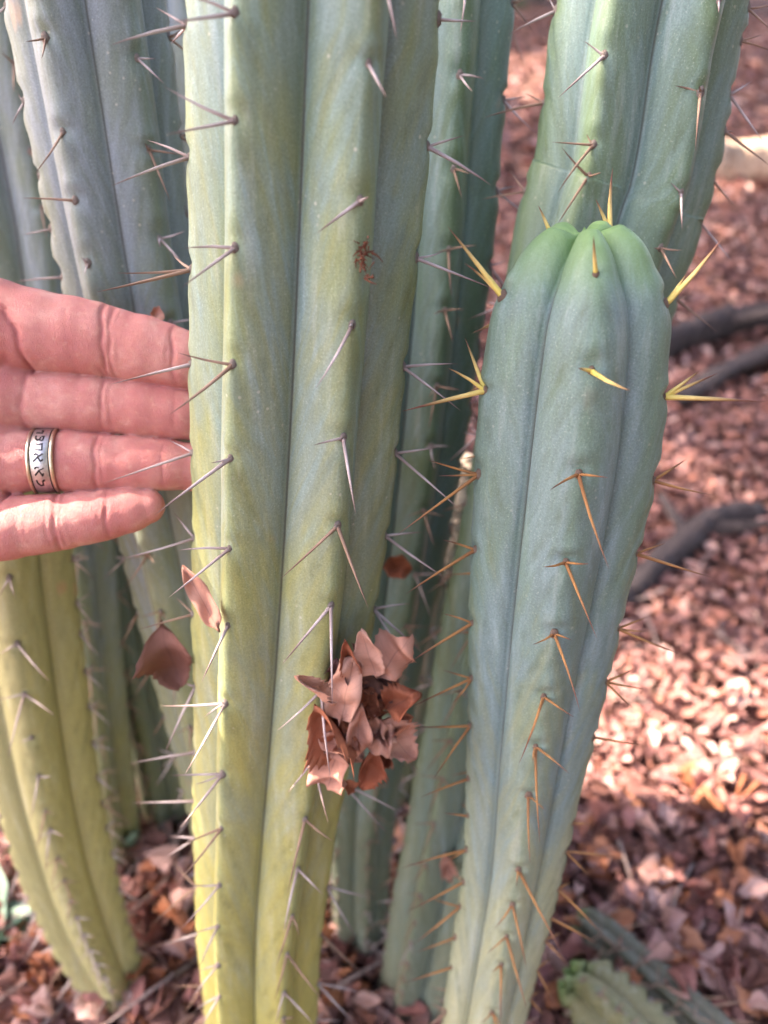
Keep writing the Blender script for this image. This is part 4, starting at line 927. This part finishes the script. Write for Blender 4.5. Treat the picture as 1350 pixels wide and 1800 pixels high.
# ------------------------------------------------------------------ leaf litter
def litter():
    r_ = np.random.default_rng(77)
    pts = []
    def scatter(n, y0, y1, xl, xr, s0, s1):
        y = r_.uniform(y0, y1, n); hw = 0.58 * y + 0.22
        x = r_.uniform(-1, 1, n) * hw; k = (x > xl) & (x < xr)
        sz = r_.uniform(s0, s1, n); return np.stack([x, y, sz], -1)[k]
    P = np.vstack([scatter(17000, .22, 1.35, -.55, 1.2, .013, .029), scatter(16000, 1.2, 3.0, -.6, 2.2, .018, .036), scatter(7000, 2.8, 8.0, -1, 5, .04, .08)])
    n = len(P)
    z = ground_z(P[:, 0], P[:, 1]) + r_.uniform(0.002, 0.024, n)
    yaw = r_.uniform(0, 6.2832, n); pit = np.clip(r_.normal(0, .42, n), -1.1, 1.1); rol = np.clip(r_.normal(0, .45, n), -1.2, 1.2)
    cen = np.stack([P[:, 0], P[:, 1], z], -1)
    px, py, dep = proj(cen)
    inf = (px > 5) & (px < 1345) & (py > 5) & (py < 1795)
    bpy.context.view_layer.update(); dg = bpy.context.evaluated_depsgraph_get()
    order = np.argsort(-(P[:, 2] / dep * inf)); chosen = []
    for i in order:
        if len(chosen) >= 300 or not inf[i]: break
        o = Vector(CAMP); d = Vector(cen[i] + [0, 0, .012]) - o
        hit, loc, nn, ii, ob, mm = scene.ray_cast(dg, o, d.normalized(), distance=d.length - .002)
        if not hit: chosen.append(i)
    ch = set(chosen)
    KIND = [('pale pinkish-tan', [(0, (0.47, 0.26, 0.225)), (1, (0.55, 0.36, 0.315))]), ('reddish-brown', [(0, (0.27, 0.11, 0.095)), (1, (0.38, 0.17, 0.145))]),
            ('rust-orange', [(0, (0.36, 0.13, 0.06)), (1, (0.44, 0.19, 0.10))]), ('dark brown', [(0, (0.11, 0.05, 0.042)), (1, (0.20, 0.09, 0.07))])]
    KM = [leaf_mat('fallen_leaf_' + a.replace(' ', '_').replace('-', '_'), b) for a, b in KIND]
    MARK = [('the mottled cactus stump', PGS(1010, 1760)), ('the thick curving dark branch', PGS(1170, 1000)), ('the narrow base of the yellow-olive cactus', PGS(180, 1770)),
            ('the base of the short round-tipped cactus', PGS(960, 1700)), ('the thin stem lying by the stump', PGS(1150, 1760)), ('the sunlit patch of litter', PGS(1220, 1400)),
            ('the base of the leaning blue-green cactus', PGS(700, 1770)), ('the straight dark branch', PGS(1250, 610))]
    SHAPE = ['curled', 'flat', 'folded']
    meshes = []
    for q in range(12):
        cupq, benq = [(r_.uniform(.3, .8), r_.uniform(.9, 1.6)), (r_.uniform(-.2, .3), r_.uniform(-.3, .3)), (r_.uniform(1.1, 1.6), r_.uniform(-.3, .5))][q % 3]
        V, F, lu, lv = leaf_geom(9, 5, r_.uniform(.38, .62), cupq, benq, r_.uniform(-.8, .8), r_.uniform(0, .3), r_, wave=.12, thick=.01)
        V[:, 1] -= .5
        o = mesh_obj('fallen_leaf', V, F, KM[0], attrs={'lu': lu, 'lv': lv})
        for kq in range(4):
            mm_ = o.data.copy(); mm_.materials[0] = KM[kq]; meshes.append((q % 3, kq, mm_))
        bpy.data.objects.remove(o)
    for i in chosen:
        sh, kq, mm_ = meshes[int(r_.integers(len(meshes)))]
        o = bpy.data.objects.new('fallen_leaf', mm_); col.objects.link(o)
        o.location = cen[i] + [0, 0, .006]; o.rotation_euler = (pit[i], rol[i], yaw[i]); s = P[i, 2]; o.scale = (s, s, s)
        near = min(MARK, key=lambda e: np.linalg.norm(e[1] - cen[i]))
        tag(o, '%s %s dead leaf lying %s %s' % (SHAPE[sh], KIND[kq][0], 'in' if 'patch' in near[0] else 'near', near[0]), 'leaf', 'fallen leaves of the ground litter', 'thing')
    # everything else as one litter sheet
    T = []
    for q in range(6):
        V, F, lu, lv = leaf_geom(5, 3, r_.uniform(.4, .65), r_.uniform(-.8, 1.2), r_.uniform(-.8, 1.2), r_.uniform(-.8, .8), 0, r_, wave=.12, thick=0)
        V[:, 1] -= .5; T.append((V, F, lu, lv))
    Vs = []; Fs = []; LU = []; LV = []; RN = []; off = 0
    for i in range(n):
        if i in ch: continue
        V, F, lu, lv = T[i % 6]
        cy, sy, cp, sp_, cr, sr = math.cos(yaw[i]), math.sin(yaw[i]), math.cos(pit[i]), math.sin(pit[i]), math.cos(rol[i]), math.sin(rol[i])
        Rm = np.array([[cy, -sy, 0], [sy, cy, 0], [0, 0, 1]]) @ np.array([[cr, 0, sr], [0, 1, 0], [-sr, 0, cr]]) @ np.array([[1, 0, 0], [0, cp, -sp_], [0, sp_, cp]])
        Vs.append(V * P[i, 2] @ Rm.T + cen[i]); Fs.append(F + off); off += len(V); LU.append(lu); LV.append(lv); RN.append(np.full(len(V), r_.uniform()))
    o = mesh_obj('leaf_litter', np.vstack(Vs), np.vstack(Fs), M_LEAF_V, attrs={'lu': np.concatenate(LU), 'lv': np.concatenate(LV), 'rnd': np.concatenate(RN)})
    tag(o, 'carpet of dry reddish-brown leaves covering the ground', 'leaf litter', kind='stuff')
litter()

# ------------------------------------------------------------------ trees: unseen oaks added for shade over the clump, and the dark wood behind
k = NT('tree_leaf'); nn_ = k.noise(k.coord('Object'), 3.0, 3)
M_TLEAF = k.done(k.ramp(nn_, [(0.3, (0.035, 0.055, 0.022)), (0.7, (0.075, 0.10, 0.040))]), 0.55, 0.3)
M_TRUNK = simple_mat('tree_bark', (0.055, 0.045, 0.040), (0.15, 0.125, 0.11), 25, 0.9, 0.9, 0.01, stretch=(1, 1, .3))
def tree(label, foot, crown_pts, leaf, trunk_r, crown_c, seed, group='oak trees around the clump'):
    r_ = np.random.default_rng(seed)
    root = empty('oak_tree', foot); foot = np.array(foot, float); C = np.array(crown_c, float)
    V = []; F = []
    def limb(P, ra, rb, n=9):
        b0 = len(V); Cc, L = catmull(np.array(P), 10); d = np.gradient(Cc, axis=0)
        for i, c in enumerate(Cc):
            t = d[i] / np.linalg.norm(d[i]); a = np.cross(t, [.9, .3, .1]); a /= np.linalg.norm(a); b = np.cross(t, a)
            for j in range(n):
                an = 6.2832 * j / n; V.append(c - foot + (ra + (rb - ra) * i / 9) * (1 + .1 * math.sin(3 * an)) * (a * math.cos(an) + b * math.sin(an)))
        for i in range(9):
            for j in range(n): F.append((b0 + i * n + j, b0 + i * n + (j + 1) % n, b0 + (i + 1) * n + (j + 1) % n, b0 + (i + 1) * n + j))
    fork = foot + (C - foot) * .45; fork[:2] = foot[:2] + (C - foot)[:2] * .2
    limb([foot - [0, 0, .2], foot + [.05, .0, .5], fork], trunk_r, trunk_r * .7)
    for q in range(7):
        e = crown_pts[int(r_.integers(len(crown_pts)))]; limb([fork, (fork + e) / 2 + r_.normal(0, .15, 3), e], trunk_r * .5, trunk_r * .08)
    mesh_obj('trunk', np.array(V), F, M_TRUNK, root)
    n = len(crown_pts)
    a = r_.normal(0, 1, (n, 3)); a /= np.linalg.norm(a, axis=1)[:, None]; b = np.cross(a, r_.normal(0, 1, (n, 3))); b /= np.linalg.norm(b, axis=1)[:, None]
    s = leaf * r_.uniform(.7, 1.3, (n, 1))
    p = crown_pts - foot
    Q = np.stack([p - a * s, p - b * s * .42 + a * s * .1, p + a * s, p + b * s * .42 + a * s * .1], 1).reshape(-1, 3)
    o = mesh_obj('crown', Q, np.arange(4 * n).reshape(-1, 4), M_TLEAF, root, smooth=False)
    tag(root, label, 'tree', group, 'thing')
S_ = np.array(TO_SUN)
def lit(px, py, rx, ry, p=None):          # sunlit opening: ground spot and its radii in metres
    g = PGS(px, py) if p is None else p
    g0 = g - S_ * (g[2] / S_[2]); return (g0[0], g0[1], rx, ry)
OPEN = [lit(1190, 1330, .13, .11), lit(1330, 1450, .14, .10), lit(1130, 1480, .06, .06), lit(1350, 1250, .16, .08),
        lit(0, 0, .016, .014, hand_w(np.array([-70., 465., 40.]))), lit(1090, 1200, .08, .07), lit(940, 130, .8, .8), lit(1330, 300, .7, .35), 
        lit(0, 0, .05, .05, PY(310, 200, .6)), lit(60, 1600, .06, .08),
        lit(0, 0, .075, .16, PY(440, 1400, .24)) + (.30,), lit(0, 0, .09, .14, PY(50, 1350, .33)) + (.42,), lit(0, 0, .05, .05, PY(480, 960, .235)) + (.72,)]
def shade_crown():  # unseen crown shaped along the sun rays, with gaps for the sunlit spots
    r_ = np.random.default_rng(5); n = 52000
    x = r_.uniform(-0.48, 5.5, n); y = r_.uniform(-1.2, 9.0, n)
    keep = np.ones(n, bool)
    for (cx, cy, rx, ry, *kp) in OPEN:
        q = ((x - cx) / rx) ** 2 + ((y - cy) / ry) ** 2
        keep &= ~((q < 1.0) & (r_.uniform(0, 1, n) > (kp[0] if kp else .03)))
    g = np.stack([x, y, np.zeros(n)], -1)[keep]
    return g + S_ * r_.uniform(6.5, 8.5, len(g))[:, None]
sc_ = shade_crown(); cc = sc_.mean(0)
tree('unseen oak tree with crown shaped to shade the whole cactus clump', (cc[0] - 1.0, cc[1] + .6, float(ground_z(cc[0], cc[1] + .6))), sc_, .075, .22, cc, 31)
def blob_crown(c, r, n, seed):
    r_ = np.random.default_rng(seed); c = np.array(c); k_ = r_.normal(0, 1, (26, 3)); k_ /= np.linalg.norm(k_, axis=1)[:, None]
    k_ = c + k_ * np.array(r) * r_.uniform(.4, .9, (26, 1)); i = r_.integers(0, 26, n)
    return k_[i] + r_.normal(0, .16, (n, 3)) * np.array(r)
for q, (fx, fy, lab) in enumerate([(1.5, 9.5, 'oak tree with grey trunk on the slope behind the clump'), (4.2, 8.5, 'oak tree standing on the slope beyond the pale log'), (-6.5, 11.5, 'oak tree on the slope behind the smoky blue-grey column'), (3.6, .9, 'unseen oak tree added to the right of the litter to block skylight'), (1.4, -2.6, 'broad unseen oak tree added in front of the clump to block skylight'), (3.8, -1.6, 'unseen oak tree added between the two nearer oaks to block skylight')]):  # last three are unseen oaks added to block skylight
    gz = float(ground_z(fx, fy)); cpt = (fx, fy, gz + 2.2); tree(lab, (fx, fy, gz), blob_crown(cpt, (2.2, 1.8, 1.8), 3500, 60 + q), .11, .17, cpt, 70 + q)
